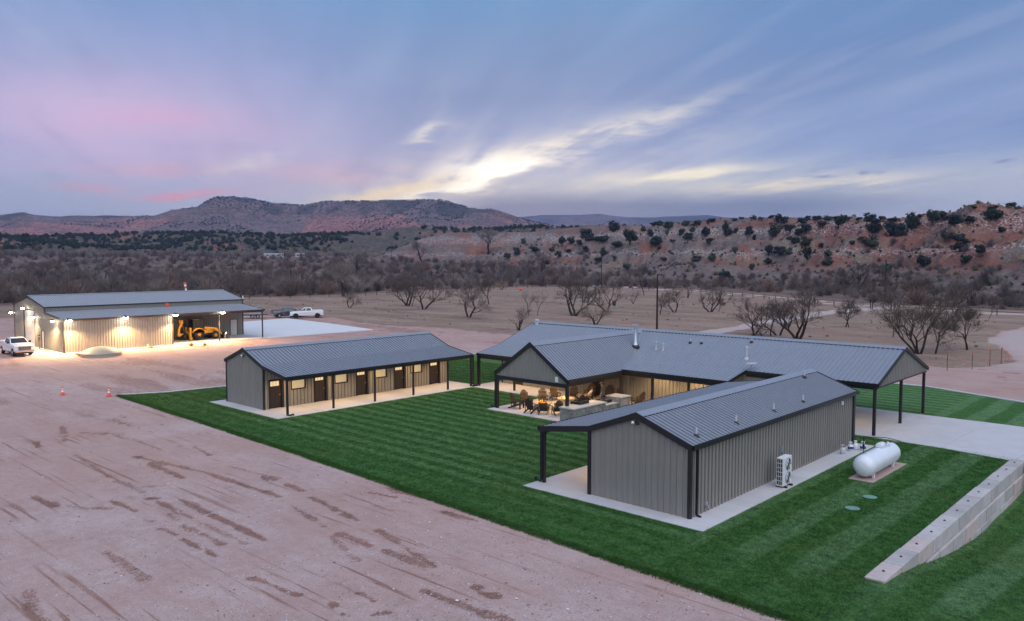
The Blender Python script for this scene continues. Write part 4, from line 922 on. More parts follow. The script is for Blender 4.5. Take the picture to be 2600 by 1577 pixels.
# ================================================================ vegetation
def gz(x, y):
    x = np.asarray(x, float); y = np.asarray(y, float)
    return np.maximum(np.maximum(plain(x, y), hill_near(x, y)), hill_mid(x, y))
def grow(seed, h, stems=3, lean=.45, levels=4, kids=3, crook=.25, base_r=None, flat=.0, twig=.014):
    """crooked branching skeleton; returns trunk and twig meshes"""
    rnd = random.Random(seed); tr, cr = MB(), MB(); base_r = base_r or h * .028
    def limb(p, d, L, r, lv):
        k = 3 if lv < levels - 1 else 2
        pts = [p]; q = p
        for i in range(k):
            d = (d + Vector((rnd.uniform(-1, 1), rnd.uniform(-1, 1), rnd.uniform(-.6, .9))) * crook).normalized()
            if flat and lv > 0: d = (d + Vector((0, 0, -flat * d.z))).normalized()
            q = q + d * (L / k); pts.append(q)
        e = r * (.62 if lv < levels else .5); rad = [r + (e - r) * i / k for i in range(k + 1)]
        (tr if lv <= 1 else cr).tube(pts, rad, 6 if lv == 0 else (5 if lv == 1 else 3), caps=False)
        if lv >= levels: return
        n = kids + (1 if lv >= 1 else 0) + rnd.randint(0, 1)
        for j in range(n):
            t = .35 + .65 * (j + 1) / n
            i = min(int(t * k), k - 1); b = pts[i] + (pts[i + 1] - pts[i]) * (t * k - i) if t < 1 else pts[-1]
            a = rnd.uniform(0, 6.283); s = rnd.uniform(.45, .95)
            u = d.cross(Vector((0, 0, 1)));
            if u.length < .1: u = Vector((1, 0, 0))
            u.normalize(); w = d.cross(u)
            nd = (d * math.cos(s) + (u * math.cos(a) + w * math.sin(a)) * math.sin(s) + Vector((0, 0, .22))).normalized()
            limb(b, nd, L * rnd.uniform(.55, .8), max(twig, e * rnd.uniform(.55, .8)), lv + 1)
    for s in range(stems):
        a = 6.283 * s / stems + rnd.uniform(-.5, .5); l = lean * rnd.uniform(.6, 1.3)
        limb(Vector((math.cos(a) * base_r, math.sin(a) * base_r, -.15)), Vector((math.cos(a) * l, math.sin(a) * l, 1)).normalized(), h * rnd.uniform(.42, .55), base_r * rnd.uniform(.7, 1.1), 0)
    return tr, cr
def fuzz(mb, src, n, seed, size):
    """small leaf flecks round the twig ends"""
    rnd = random.Random(seed); vs = src.v
    for _ in range(n):
        p = Vector(vs[rnd.randrange(len(vs))]) + Vector((rnd.gauss(0, .18), rnd.gauss(0, .18), rnd.gauss(.05, .15)))
        a = Vector((rnd.uniform(-1, 1), rnd.uniform(-1, 1), rnd.uniform(-1, 1))).normalized() * size; c = a.orthogonal().normalized() * size * .6
        mb.add([p - a, p + c, p + a, p - c], [(0, 1, 2, 3)])
PROTO = {}
def tree_proto(key, seed, h, mat_t='twig', leaf=None, **k):
    t, c = grow(seed, h, **k); mats = [M[mat_t]]
    if leaf:
        f = MB(); fuzz(f, c, leaf[1], seed, leaf[2]); c.add(f.v, f.f, 1); mats.append(M[leaf[0]])
    zt = max(p[2] for p in c.v)
    PROTO[key] = (t.mesh('trunk', M['bark'], True), c.mesh('crown', mats), zt)
tree_proto('a', 3, 5, stems=2, lean=.5, levels=4, kids=3)
tree_proto('b', 8, 5, stems=3, lean=.6, levels=4, kids=3)
tree_proto('c', 12, 5, stems=4, lean=.45, levels=4, kids=2)
tree_proto('d', 21, 5, stems=1, lean=.5, levels=4, kids=4, crook=.3)
tree_proto('thin', 31, 5, stems=1, lean=.1, levels=3, kids=3, base_r=.07)
tree_proto('low', 41, 5, stems=3, lean=1.1, levels=4, kids=3, flat=.3, mat_t='twig_o')
tree_proto('big', 51, 6, stems=4, lean=.55, levels=5, kids=2, base_r=.13, leaf=('twig_g', 1300, .05))
tree_proto('green', 61, 6, stems=2, lean=.4, levels=5, kids=3, base_r=.13, leaf=('twig_g', 1200, .05))
tree_proto('cotton', 71, 13, stems=1, lean=.35, levels=5, kids=3, crook=.35, base_r=.5, leaf=('twig_o', 700, .12), twig=.035, mat_t='brush_p')
TREES = [  # x, y, height, kind, turn, label
 (-147.5, 106.9, 3.3, 'a', .5, 'small forked bare mesquite just right of the parked white pickup'),
 (-144.5, 121, 5.7, 'b', 1., 'dense bare mesquite, left tree of the close pair behind the parking pad'),
 (-131.5, 114.7, 6.3, 'a', 2., 'forked bare mesquite, right tree of the close pair behind the parking pad'),
 (-142.8, 120.9, 4.6, 'thin', 2.2, 'slim bare stem standing between the close pair of mesquites'),
 (-107.3, 104.8, 5.4, 'a', .2, 'bare mesquite splitting low into a wide V in the open field'),
 (-134.5, 138.2, 5.5, 'd', 3., 'slender crooked mesquite behind and right of the wide V tree'),
 (-104.2, 118.2, 4.5, 'thin', .4, 'left of two thin upright saplings in the field'),
 (-101.7, 117.7, 4.2, 'thin', 2.9, 'right of two thin upright saplings in the field'),
 (-82, 90.7, 3.3, 'c', 1.2, 'small bare mesquite just left of the main roof ridge end'),
 (-95.1, 121.1, 6.4, 'b', 4., 'large leaning bare mesquite left of the green game feeder'),
 (-80, 107.4, 3.4, 'low', .8, 'low wide ochre mesquite right above the main roof'),
 (-96.6, 133.9, 5.3, 'a', 5., 'bare mesquite standing right beside the green game feeder'),
 (-110.8, 164.3, 2.8, 'c', .3, 'small round bare mesquite beyond the green game feeder'),
 (-85.3, 135.6, 4.0, 'd', 1.1, 'bare mesquite partly behind the tall dark pole above the roof'),
 (-121.9, 158.5, 4.7, 'd', 2.4, 'bare mesquite behind the large leaning tree left of the feeder'),
 (-194.2, 206, 3., 'low', 4., 'low bare mesquite at the far fence below the horizon hill'),
 (-132.3, 202.2, 8.7, 'thin', 5., 'tall thin bare tree at the far fence line'),
 (-86, 142.4, 4.1, 'a', 3.3, 'first bare mesquite right of the tall dark pole'),
 (-81.3, 148.7, 4.3, 'b', 2.2, 'spreading bare mesquite between the tall pole and the road'),
 (-80.6, 150.7, 2.6, 'd', .2, 'short leaning mesquite touching the spreading one before the road'),
 (-115.3, 197.9, 3., 'c', 1.6, 'small dark mesquite by the fence beyond the tall pole'),
 (-79.7, 161.7, 2.6, 'c', 4.5, 'small bare mesquite standing left of the gravel road bend'),
 (-51.8, 107.4, 4.2, 'a', 1.9, 'leftmost bare mesquite of the clump behind the main roof'),
 (-49.6, 107.9, 5.4, 'thin', .9, 'tall thin mesquite in the clump behind the main roof'),
 (-49.2, 109.8, 4.3, 'a', 4.1, 'twin-stemmed mesquite in the middle of the clump behind the roof'),
 (-45, 106.3, 5.5, 'b', .6, 'densest mesquite, rightmost of the clump behind the main roof'),
 (-53.7, 122.9, 4.1, 'c', 2.7, 'bare mesquite on the far side of the gravel road'),
 (-50.7, 107.8, 1.6, 'low', 3.1, 'stunted shrubby mesquite at the foot of the roof clump'),
 (-47.5, 130.6, 4.2, 'd', .1, 'left of two trees leaning apart beside the gravel road'),
 (-46.7, 130.5, 3.7, 'd', 3.2, 'right of two trees leaning apart beside the gravel road'),
 (-36.4, 118.5, 2.6, 'd', 5.2, 'small mesquite left of the big green-tinged tree'),
 (-35.1, 121.2, 3.6, 'a', 2.8, 'bare mesquite just behind the big green-tinged tree'),
 (-27.7, 99.4, 6.5, 'big', .4, 'big many-stemmed mesquite with green haze near the carport'),
 (-26.4, 100.6, 4.9, 'd', 1.0, 'stout mesquite leaning right out of the big green-tinged tree'),
 (-24.6, 107.6, 5.6, 'green', 2., 'single green-hazed mesquite right of the big one near the track'),
 (-93.8, 265.8, 8., 'b', 2., 'tall dark tree beyond the fence left of the gate pole'),
 (-96.8, 266.2, 5.9, 'c', 5., 'smaller dark tree beside the tall one beyond the fence'),
 (-50.1, 208.1, 4.9, 'b', 3.4, 'round bare tree beyond the fence right of the gate pole'),
 (-47.8, 210.3, 5.5, 'c', .7, 'dark bare tree beyond the fence near the far right'),
 (-33.6, 160.6, 2.8, 'thin', 1.3, 'thin sapling inside the fence at the far right'),
 (-56.6, 215.3, 4.2, 'd', 4.4, 'small bare tree just right of the gate pole beyond the fence'),
 (-194.4, 138.9, 8.5, 'cotton', 2.6, 'large bare cottonwood with heavy arching limb behind the pickups'),
 (-304.7, 221.8, 12.8, 'cotton', .3, 'pale yellow-topped cottonwood in the brush left of centre'),
 (-463.6, 404.8, 14.4, 'cotton', 4.0, 'yellowish cottonwood in the far brush beside a power pole'),
 (-449.6, 461.8, 17.3, 'cotton', 5.1, 'orange-tinged cottonwood in the far brush at mid picture'),
 (-284.6, 330.4, 10.2, 'b', 1.5, 'rounded bare tree at the foot of the hill, mid picture'),
 (-211.3, 229.9, 6.2, 'd', 2.5, 'slim bare tree just outside the far fence, mid picture')]
for x, y, h, k, rz, lab in TREES:
    t, c, zt = PROTO[k]; s = h / zt * (1.38 if k in ('big', 'green', 'a', 'b') else 1.2)
    r = thing('cottonwood_tree' if k == 'cotton' else 'mesquite_tree', lab, 'tree', (x, y, float(gz(np.array([x]), np.array([y]))[0]) - .02), rz, 'bare trees of the field and brush')
    r.scale = (s * (1.15 if k in 'abc' else 1.0), s * (1.15 if k in 'abc' else 1.0), s)
    link('trunk', t, r); link('crown', c, r)
# --- junipers on the near hill
def juniper(seed, matname):
    rnd = random.Random(seed); mb = MB()
    cl = []
    for i in range(11):
        a = rnd.uniform(0, 6.283); q = rnd.uniform(.05, .34)
        cl.append((q * math.cos(a), q * math.sin(a), rnd.uniform(.22, .72), rnd.uniform(.13, .24)))
    for cx, cy_, cz, cr in cl:
        for _ in range(46):
            d = Vector((rnd.gauss(0, 1), rnd.gauss(0, 1), rnd.gauss(0, 1))).normalized()
            p = Vector((cx, cy_, cz)) + d * cr * rnd.uniform(.55, 1.12); p.z = max(p.z, .02)
            a = (d.orthogonal() * rnd.uniform(.5, 1) + d * .4 + Vector((0, 0, .3))).normalized() * rnd.uniform(.05, .10); c = a.cross(d).normalized() * rnd.uniform(.03, .06)
            mb.add([p - a - c, p - a + c, p + a + c * .4, p + a - c * .4], [(0, 1, 2, 3)])
    return MB().tube([(0, 0, -.1), (.02, .01, .2), (.03, -.02, .5)], [.05, .04, .02], 6).mesh('trunk', M['bark']), mb.mesh('crown', M[matname])
JP = [juniper(100 + i, 'jun' if i % 2 else 'jun_d') for i in range(5)]
JUN = [(-277.3,452.1,6.0,5.5),(-258.1,405.9,6.8,4.6),(-280.2,434.3,2.9,4.9),(-261.8,424.2,2.8,2.8),(-255.1,429.8,4.3,4.3),(-242.1,416.1,5.9,4.6),(-250.2,434.5,4.3,3.3),(-231.4,416.8,5.9,6.3),(-273.4,466.3,6.1,4.1),(-252.9,443.9,5.8,3.9),(-269.2,492.7,8.0,2.7),(-225.6,429.2,4.6,5.5),(-223.4,427.8,5.5,6.4),(-219.7,429.6,3.2,4.1),(-212.0,431.4,5.0,5.5),(-208.0,430.0,3.2,3.2),(-237.6,489.5,4.6,3.1),(-249.1,495.6,3.7,2.1),(-224.9,486.5,4.6,2.5),(-203.3,450.9,5.2,5.2),(-199.6,451.0,5.1,4.2),(-194.8,427.7,8.9,7.6),(-181.1,415.8,6.4,5.2),(-172.0,404.5,5.8,4.2),(-168.6,406.7,5.8,4.2),(-168.5,392.7,4.9,3.2),(-163.5,393.8,6.1,4.4),(-161.6,409.7,5.4,3.8),(-153.2,408.8,8.7,5.8),(-181.6,432.7,6.2,3.6),(-181.8,451.7,5.5,2.8),(-147.8,436.0,7.8,4.4),(-129.7,391.7,5.9,3.5),(-130.0,389.0,8.2,4.7),(-121.4,386.0,6.1,6.5),(-117.2,385.3,6.1,6.5),(-114.0,391.5,7.7,7.0),(-124.3,399.2,6.3,2.4),(-106.0,394.4,6.2,6.2),(-103.3,398.1,6.2,4.7),(-86.9,352.1,6.9,4.5),(-76.9,366.6,8.9,5.0),(-80.7,421.4,4.9,2.8),(-85.5,376.7,2.6,1.5),(-82.7,358.0,4.5,2.8),(-69.6,347.2,3.7,2.3),(-87.0,342.2,5.0,2.3),(-81.6,337.5,4.6,3.9),(-73.8,315.4,3.7,2.5),(-73.8,307.6,5.4,3.0),(-63.9,291.0,4.2,3.1),(-125.7,374.5,7.9,5.6),(-131.8,368.3,2.6,2.6),(-130.4,338.6,4.1,2.7),(-139.9,339.0,4.2,4.9),(-170.6,381.0,6.3,4.7),(-166.3,380.9,4.7,3.5),(-176.3,380.5,4.8,5.6),(-188.9,369.9,3.5,3.5),(-226.0,411.1,4.4,3.1),(-209.8,369.6,5.2,3.6),(-194.8,357.9,4.6,3.5),(-173.5,373.9,5.1,3.5),(-164.0,337.3,2.8,3.2),(-255.3,405.2,2.3,2.3),(-238.8,384.9,3.0,2.1),(-129.2,334.8,5.4,3.4),(-83.8,303.7,5.7,4.2),(-96.0,301.6,4.8,3.6),(-67.4,290.0,3.4,2.8),(-157.6,399.2,3.7,2.4),(-172.3,396.1,2.9,2.0),(-250.0,411.1,3.6,2.3),(-129.7,372.6,3.0,1.9),(-164.8,313.6,6.7,4.0),(-190.8,462.0,4.7,2.7),(-167.3,431.1,5.3,2.5),(-157.0,431.2,5.2,2.1),(-152.7,434.4,3.5,1.9),(-143.1,442.4,4.4,2.1),(-113.8,403.9,4.0,1.9),(-231.9,487.3,4.1,2.0),(-252.4,492.4,4.2,2.3),(-333.0,519.2,7.0,3.0),(-299.5,476.4,5.3,2.8),(-330.3,432.3,8.8,7.8),(-323.4,454.1,10.0,7.0),(-358.6,442.0,7.1,7.1),(-378.2,476.4,6.5,5.5),(-330.1,425.1,4.8,3.9),(-323.9,423.3,5.3,4.8),(-294.3,402.8,5.8,4.9),(-302.7,429.9,8.5,4.7),(-274.3,402.9,9.6,8.7),(-280.6,434.6,4.6,4.6),(-258.2,406.1,7.8,5.2),(-307.6,467.4,4.5,3.5),(-321.6,438.5,11.7,5.9),(-398.0,458.7,8.7,4.4),(-336.0,410.4,5.2,3.8),(-408.8,449.6,7.6,6.5),(-426.2,477.2,4.6,5.2),(-327.9,433.2,5.8,3.9),(-275.7,389.6,3.0,2.6),(-255.1,405.3,2.6,2.1),(-239.0,385.0,2.8,2.0),(-300.8,476.6,6.1,3.5),(-341.8,404.1,5.7,3.8),(-254.1,371.4,5.7,4.0),(-294.0,398.0,5.3,3.6),(-409.7,441.0,5.4,3.8),(-360.9,434.4,5.1,3.5),(-334.7,419.4,5.8,2.9)]
def nth(n): return str(n) + ('th' if 10 < n % 100 < 20 else {1: 'st', 2: 'nd', 3: 'rd'}.get(n % 10, 'th'))
_el = [(math.degrees(math.atan2(float(gz(np.array([q[0]]), np.array([q[1]]))[0]) - 10.9, math.hypot(q[0], q[1]))), float(polar(q[0], q[1])[0])) for q in JUN]
BANDS = ['on the hill crest against the sky', 'just under the hill crest', 'high on the hillside', 'half way down the hillside', 'low on the hillside above the brush']
_cut = np.quantile([e for e, a in _el], [.2, .4, .6, .8]); _bd = [4 - int(np.searchsorted(_cut, e)) for e, a in _el]
_rank = {i: 1 + sum(1 for j in range(len(JUN)) if _bd[j] == _bd[i] and _el[j][1] < _el[i][1]) for i in range(len(JUN))}
for i, (x, y, w, h) in enumerate(JUN):
    z = float(gz(np.array([x]), np.array([y]))[0]); lab = ('large' if w > 7 else 'small' if w < 4 else 'middling') + ' dark juniper ' + BANDS[_bd[i]] + ', ' + nth(_rank[i]) + ' from left'
    r = thing('juniper_shrub', lab, 'shrub', (x, y, z - .15), (i * 2.4) % 6.28, 'junipers scattered over the right hillside'); r.scale = (w * 1.12, w * 1.12, h * 1.18)
    t, c = JP[i % 5]; link('trunk', t, r); link('crown', c, r)
# --- masses nobody could count: instanced onto points
def scatter(name, label, pts, scl, protos, seed):
    rng = np.random.default_rng(seed); n = len(pts)
    me = D.meshes.new(name); me.vertices.add(n); me.vertices.foreach_set('co', np.asarray(pts, np.float32).reshape(-1))
    for k, v in (('sc', scl), ('rz', rng.uniform(0, 6.283, n))):
        a = me.attributes.new(k, 'FLOAT', 'POINT'); a.data.foreach_set('value', np.asarray(v, np.float32))
    a = me.attributes.new('id_', 'INT', 'POINT'); a.data.foreach_set('value', rng.integers(0, len(protos), n).astype(np.int32))
    o = link(name, me); tag(o, label, kind='stuff')
    c = D.collections.new(name + '_kinds')
    for i, p in enumerate(protos): q = D.objects.new(name + '_kind', p); c.objects.link(q)
    g = D.node_groups.new(name + '_scatter', 'GeometryNodeTree')
    g.interface.new_socket('Geometry', in_out='INPUT', socket_type='NodeSocketGeometry'); g.interface.new_socket('Geometry', in_out='OUTPUT', socket_type='NodeSocketGeometry')
    N = g.nodes.new; gi, go = N('NodeGroupInput'), N('NodeGroupOutput'); ip = N('GeometryNodeInstanceOnPoints'); ci = N('GeometryNodeCollectionInfo')
    ci.inputs[0].default_value = c; ci.inputs['Separate Children'].default_value = True; ci.inputs['Reset Children'].default_value = True
    def at(nm, ty):
        q = N('GeometryNodeInputNamedAttribute'); q.data_type = ty; q.inputs[0].default_value = nm; return q.outputs[0]
    cx = N('ShaderNodeCombineXYZ'); L = g.links.new
    L(gi.outputs[0], ip.inputs['Points']); L(ci.outputs[0], ip.inputs['Instance']); ip.inputs['Pick Instance'].default_value = True
    L(at('id_', 'INT'), ip.inputs['Instance Index']); L(at('rz', 'FLOAT'), cx.inputs[2]); L(cx.outputs[0], ip.inputs['Rotation']); L(at('sc', 'FLOAT'), ip.inputs['Scale'])
    L(ip.outputs[0], go.inputs[0])
    o.modifiers.new('scatter', 'NODES').node_group = g
    return o
def shrub(seed, m, n=150, w=.55, tk=.012):
    """bare multi-stemmed bush one unit high"""
    rnd = random.Random(seed); mb = MB()
    for i in range(n):
        a = rnd.uniform(0, 6.283); el = rnd.uniform(.25, 1.45); L = rnd.uniform(.55, 1.0)
        d = Vector((math.cos(a) * math.cos(el) * w * 1.3, math.sin(a) * math.cos(el) * w * 1.3, math.sin(el))) * L
        s = d * rnd.uniform(0, .55) + Vector((rnd.gauss(0, .05), rnd.gauss(0, .05), 0)); e = d + Vector((rnd.gauss(0, .09), rnd.gauss(0, .09), rnd.gauss(0, .06)))
        mb.tube([s, (s + e) / 2 + Vector((rnd.gauss(0, .04), rnd.gauss(0, .04), .02)), e], [tk * 1.3, tk, tk * .6], 3, caps=False)
    return mb.mesh('bush', M[m])
def unit(k):
    m_ = PROTO[k][1].copy(); s = 1 / PROTO[k][2]; m_.transform(Matrix.Diagonal((s, s, s, 1))); return m_
SH = [unit('b'), unit('c'), unit('a'), unit('d'), shrub(1, 'brush'), shrub(2, 'brush', 170, .7), shrub(3, 'brush_p', 130, .6), shrub(4, 'brush', 140, .45, .014), shrub(5, 'brush_b', 150, .8)]
FIELD_ = [(-207, -60), (-207, 40), (-203, 111), (-196, 144), (-204, 172), (-206, 232), (-146, 246), (-108, 226), (-66, 196), (-30, 188), (40, 160), (90, 20), (90, -60)]
rng = np.random.default_rng(5)
n = 15000; az = rng.uniform(-44, 44, n); r = 1 / rng.uniform(1 / 1000, 1 / 175, n); r = np.where(rng.random(n) < .45, rng.uniform(230, 1000, n), r)
x, y = from_polar(az, r); sd = poly_sd(x, y, FIELD)
hn = hill_near(x, y); keep = (sd < -8 - 26 * rng.random(n) ** 3) & (hn < 20) & (hill_mid(x, y) < 24) & (fbm(x / 45, y / 45, 33, 3) + rng.random(n) * .35 > np.where(hn > 4, .62, .52)) & ~((az > -2) & (r < 260) & (rng.random(n) < .5))
x, y, az, r = x[keep], y[keep], az[keep], r[keep]
sc = np.clip(rng.lognormal(1.05, .42, len(x)), 1.0, 6.5) * np.where(hill_near(x, y) > 4, .62, 1.) * np.where(az > 6, .8, 1.)
scatter('brush', 'mass of bare grey brush beyond the fence', np.stack([x, y, gz(x, y) - .1], 1), sc, SH, 2)
def blob(seed):
    t, c = juniper(seed, 'jun' if seed % 2 else 'jun_d'); return c
n = 13000; az = rng.uniform(-44, 20, n); r = rng.uniform(660, 1180, n); x, y = from_polar(az, r); h = hill_mid(x, y)
keep = (h > 19) & (fbm(x / 70, y / 70, 34, 4) + rng.random(n) * .3 > .60); x, y = x[keep], y[keep]
scatter('scrub', 'dark juniper scrub over the foothills', np.stack([x, y, gz(x, y) - .2], 1), rng.uniform(2.5, 6.5, len(x)), [blob(201), blob(202), blob(203)], 3)
n = 16000; az = rng.uniform(-44, 6, n); r = rng.uniform(1700, 2900, n); x, y = from_polar(az, r); h = hill_far(x, y)
keep = (h > 25) & (fbm(x / 130, y / 130, 36, 4) + rng.random(n) * .25 + .22 * (h > 165) > .70); x, y, h = x[keep], y[keep], h[keep]
scatter('woodland', 'dark juniper woodland on the mesa', np.stack([x, y, h - .3], 1), rng.uniform(3, 6, len(x)), [blob(204), blob(205)], 4)
# small brush and grass clumps on the near hill
n = 7000; az = rng.uniform(-6, 44, n); r = rng.uniform(215, 640, n); x, y = from_polar(az, r); h = hill_near(x, y)
keep = (h > 1.5) & (fbm(x / 25, y / 25, 38, 3) + rng.random(n) * .4 > .62); x, y, h = x[keep], y[keep], h[keep]
scatter('hill_brush', 'low grey brush and weeds on the hillside', np.stack([x, y, h - .1], 1), rng.uniform(.5, 1.7, len(x)), [SH[4], SH[6], shrub(9, 'twig_g', 120, .8, .02), blob(207)], 6)
# dry weeds by the shop and along the field edge
n = 420; x = rng.uniform(-200, -5, n); y = rng.uniform(84, 240, n); sd = poly_sd(x, y, FIELD); yd = poly_sd(x, y, YARD)
keep = (sd > 2) & (yd < -2) & (seg_dist(x, y, ROAD) > 4); x, y = x[keep], y[keep]
scatter('field_weeds', 'tufts of dry weeds over the field', np.stack([x, y, np.full(len(x), -.05)], 1), rng.uniform(.12, .35, len(x)), [shrub(11, 'hedge', 70, 1.0, .02), shrub(12, 'brush', 70, 1.0, .02)], 7)
for x, y, s, lab in ((-96.5, 33.0, .5, 'tuft of yellow weeds left of the white dome'), (-97.2, 46.3, .6, 'straw weed clump in front of the lean-to'), (-96.6, 47.8, .4, 'small straw weed right of the larger clump by the lean-to'), (-98.6, 42.0, .35, 'little weed against the shop wall by the white stub')):
    o = link('weed_clump', shrub(int(-x * 10), 'hedge', 90, 1.1, .02), None, (x, y, -.05)); o.scale = (s, s, s); tag(o, lab, 'weed', 'weeds near the shop')

# --- standing grass of the lawns and gravel of the yard
def tuft(seed, n=12, w=.13, h=.055):
    rnd = random.Random(seed); mb = MB()
    for _ in range(n):
        x, y = rnd.uniform(-w, w), rnd.uniform(-w, w); a = rnd.uniform(0, 6.283); q = rnd.uniform(.6, 1.2) * h; t = .008
        lx, ly = rnd.uniform(-.03, .03), rnd.uniform(-.03, .03)
        mb.add([(x - t * math.cos(a), y - t * math.sin(a), -.01), (x + t * math.cos(a), y + t * math.sin(a), -.01), (x + lx, y + ly, q)], [(0, 1, 2)])
    return mb.mesh('tuft', lm)
SLABS = [(-57.8, 28.85, -48.15, 48.4), (-25.22, 28.2, -15.6, 48.1), (-40.3, 41.1, -33.1, 61), (-48.75, 47.5, -24.7, 61.2), (-24.7, 50.3, -8.7, 60.2), (-14.2, 40.05, -12.95, 45.0)]
n = 150000; x = rng.uniform(-66, -8.7, n); y = rng.uniform(23, 60, n); ok = poly_sd(x, y, [(-66.2, 25.45), (-40, 24.55), (-8.66, 23.0), (-8.66, 60), (-64.8, 60), (-64.0, 33.5), (-64.6, 28.6)]) > .03
for a, b_, c, d in SLABS: ok &= ~((x > a - .05) & (x < c + .05) & (y > b_ - .05) & (y < d + .05))
x, y = x[ok], y[ok]; xe = rng.uniform(-66.2, -8.7, 7000); ye = np.interp(xe, [-66.2, -40, -8.62], [25.45, 24.55, 23.0]) + rng.uniform(-.10, .15, 7000)
zz = np.concatenate([np.zeros(len(x)), np.where(ye < np.interp(xe, [-66.2, -40, -8.62], [25.45, 24.55, 23.0]), -.05, 0)])
scatter('turf_grass', 'short standing grass blades of the mown lawn', np.stack([np.concatenate([x, xe]), np.concatenate([y, ye]), zz], 1), np.concatenate([rng.uniform(.6, 1.25, len(x)), rng.uniform(.7, 1.5, len(xe))]), [tuft(i) for i in range(4)], 11)
n = 9000; x = rng.uniform(-8.5, 4, n); y = rng.uniform(23, 49, n)
scatter('turf_grass.001', 'grass blades of the lower lawn by the block wall', np.stack([x, y, lower_lawn(x, y) - .006 + (fbm(x / 2, y / 2, 6, 3) - .5) * .12 * sstep(-8.5, -7, x)], 1), rng.uniform(.6, 1.3, n), [tuft(i) for i in range(4, 7)], 12)
def pebble(seed, m):
    rnd = random.Random(seed); mb = MB().lathe([(.001, -.3), (.8, -.1), (1, .15), (.55, .5), (.001, .6)], n=6)
    mb.v = [(a * rnd.uniform(.7, 1.2), b_ * rnd.uniform(.6, 1.2), c * rnd.uniform(.7, 1.1)) for a, b_, c in mb.v]; return mb.mesh('pebble', m)
M['peb'] = mat('pink_gravel', (.36, .27, .245), .95, 0, .2, .4, 1.); M['peb_d'] = mat('brown_clod', (.22, .135, .105), .95, 0, .2, .4, 1.)
n = 60000; q = rng.uniform(1 / 75, 1 / 15, n); az = rng.uniform(-40, 20, n); x, y = from_polar(az, 1 / q)
ok = (poly_sd(x, y, [(-66.2, 25.45), (-40, 24.55), (-8.62, 23.0), (30, 20.8), (30, 70), (-64.8, 70), (-64.0, 33.5), (-64.6, 28.6)]) < -.15) & (x > -98) & (fbm(x / 4, y / 2, 40, 3) + rng.random(n) * .3 > .58); x, y = x[ok], y[ok]
scatter('gravel', 'scattered gravel and clods over the dirt yard', np.stack([x, y, plain(x, y) + .0], 1), np.clip(rng.lognormal(-4.1, .42, len(x)), .008, .06), [pebble(1, M['peb']), pebble(2, M['peb_d']), pebble(3, M['peb']), pebble(4, M['peb']), pebble(5, M['conc'])], 13)
# ================================================================ things
# --- block retaining wall
r = thing('retaining_wall', 'low retaining wall of big grey concrete blocks with lifting eyes', 'wall', (-8.9, 38, 0))
M['block'] = mat('cast_block', (.47, .445, .43), .92, 0, .25, .26, 1.3, .6, 14)
M['block_red'] = mat('clay_stained_block', (.50, .42, .39), .92, 0, .25, .25, 2.2, .35, 18)
def block(x0, x1, y0, y1, z0, z1, m):
    mb = MB().box(x0, y0 + .012, z0 + .008, x1, y1 - .012, z1)
    return mb.build('block', M[m], r, (8.9, -38, 0), bevel=.02)
for i in range(12):
    y0 = 27.75 + i * 1.84; x = -9.22 + .012 * i + random.uniform(-.012, .012); z1 = .07 + random.uniform(-.012, .012)
    b_ = block(x, x + .66, y0, y0 + 1.84, -.53, z1, 'block_red' if i in (0, 2) else 'block')
    MB().lathe([(.01, 0), (.055, .002), (.06, .008), (.01, .01)], (x + .33, y0 + .92, z1 - .004), 10).build('lifting_eye', M['rust'], b_)
    MB().tube([(x + .29, y0 + .92, z1 - .01), (x + .31, y0 + .92, z1 + .035), (x + .35, y0 + .92, z1 + .035), (x + .37, y0 + .92, z1 - .01)], .012, 6).build('eye_loop', M['rust'], b_)
for c in range(2):
    for i in range(12):
        y0 = 28.4 + c * .9 + i * 1.84; x = -9.16 + .012 * i
        block(x, x + .70 + random.uniform(-.02, .02), y0, y0 + 1.84, -.55 - .62 * (c + 1), -.545 - .62 * c, 'block_red' if (i + c) % 5 == 0 else 'block')
# --- propane tank
r = thing('propane_tank', 'large white cylindrical propane tank lying on a reddish pad', 'tank', (-13.6, 42.4, 0.03)); r.scale = (1.02, 1.17, 1.03)
prof = [(.001, -1.98), (.2, -1.965), (.34, -1.91), (.45, -1.81), (.515, -1.68), (.53, -1.52), (.53, 1.52), (.515, 1.68), (.45, 1.81), (.34, 1.91), (.2, 1.965), (.001, 1.98)]
MB().lathe(prof, (0, 0, .62), 40, 'y').build('shell', M['tank'], r, smooth=True)
for y in (-1.25, 1.25):
    for x in (-.3, .3): MB().box(x - .05, y - .06, 0, x + .05, y + .06, .28).build('leg', M['white'], r)
    MB().box(-.36, y - .05, .16, .36, y + .05, .22).build('saddle', M['white'], r)
MB().prism([(-.16, 0), (-.17, .10), (-.12, .19), (0, .22), (.12, .19), (.17, .10), (.16, 0)], (.12, .62), 'y').build('valve_hood', M['tank'], r, (0, 0, 1.155), smooth=True, bevel=.02)
MB().tube([(.1, .62, 1.16), (.25, .95, 1.12), (.1, 1.15, 1.15), (-.1, .95, 1.16)], .012, 6).build('filler_hose', M['galv'], r)
for y, k in ((1.0, 'black'), (1.35, 'white'), (1.55, 'black'), (-1.35, 'white')): MB().lathe([(.05, 0), (.05, .08), (.001, .09)], (0, y, 1.13), 10).build('fitting', M[k], r)
tag(MB().prism([(-14.2, 40.05), (-13.02, 40.05), (-12.95, 45.0), (-14.15, 45.0)], (-.1, .03), 'z').build('tank_pad', M['conc_red']), 'reddish dirt-stained concrete pad under the white tank', 'slab')
r = thing('gas_line', 'thin dark gas pipe rail behind the white tank', 'pipe', (-15.45, 45.8, 0))
MB().tube([(0, 0, -.05), (0, 0, 1.02)], .022, 8).build('riser', M['black'], r)
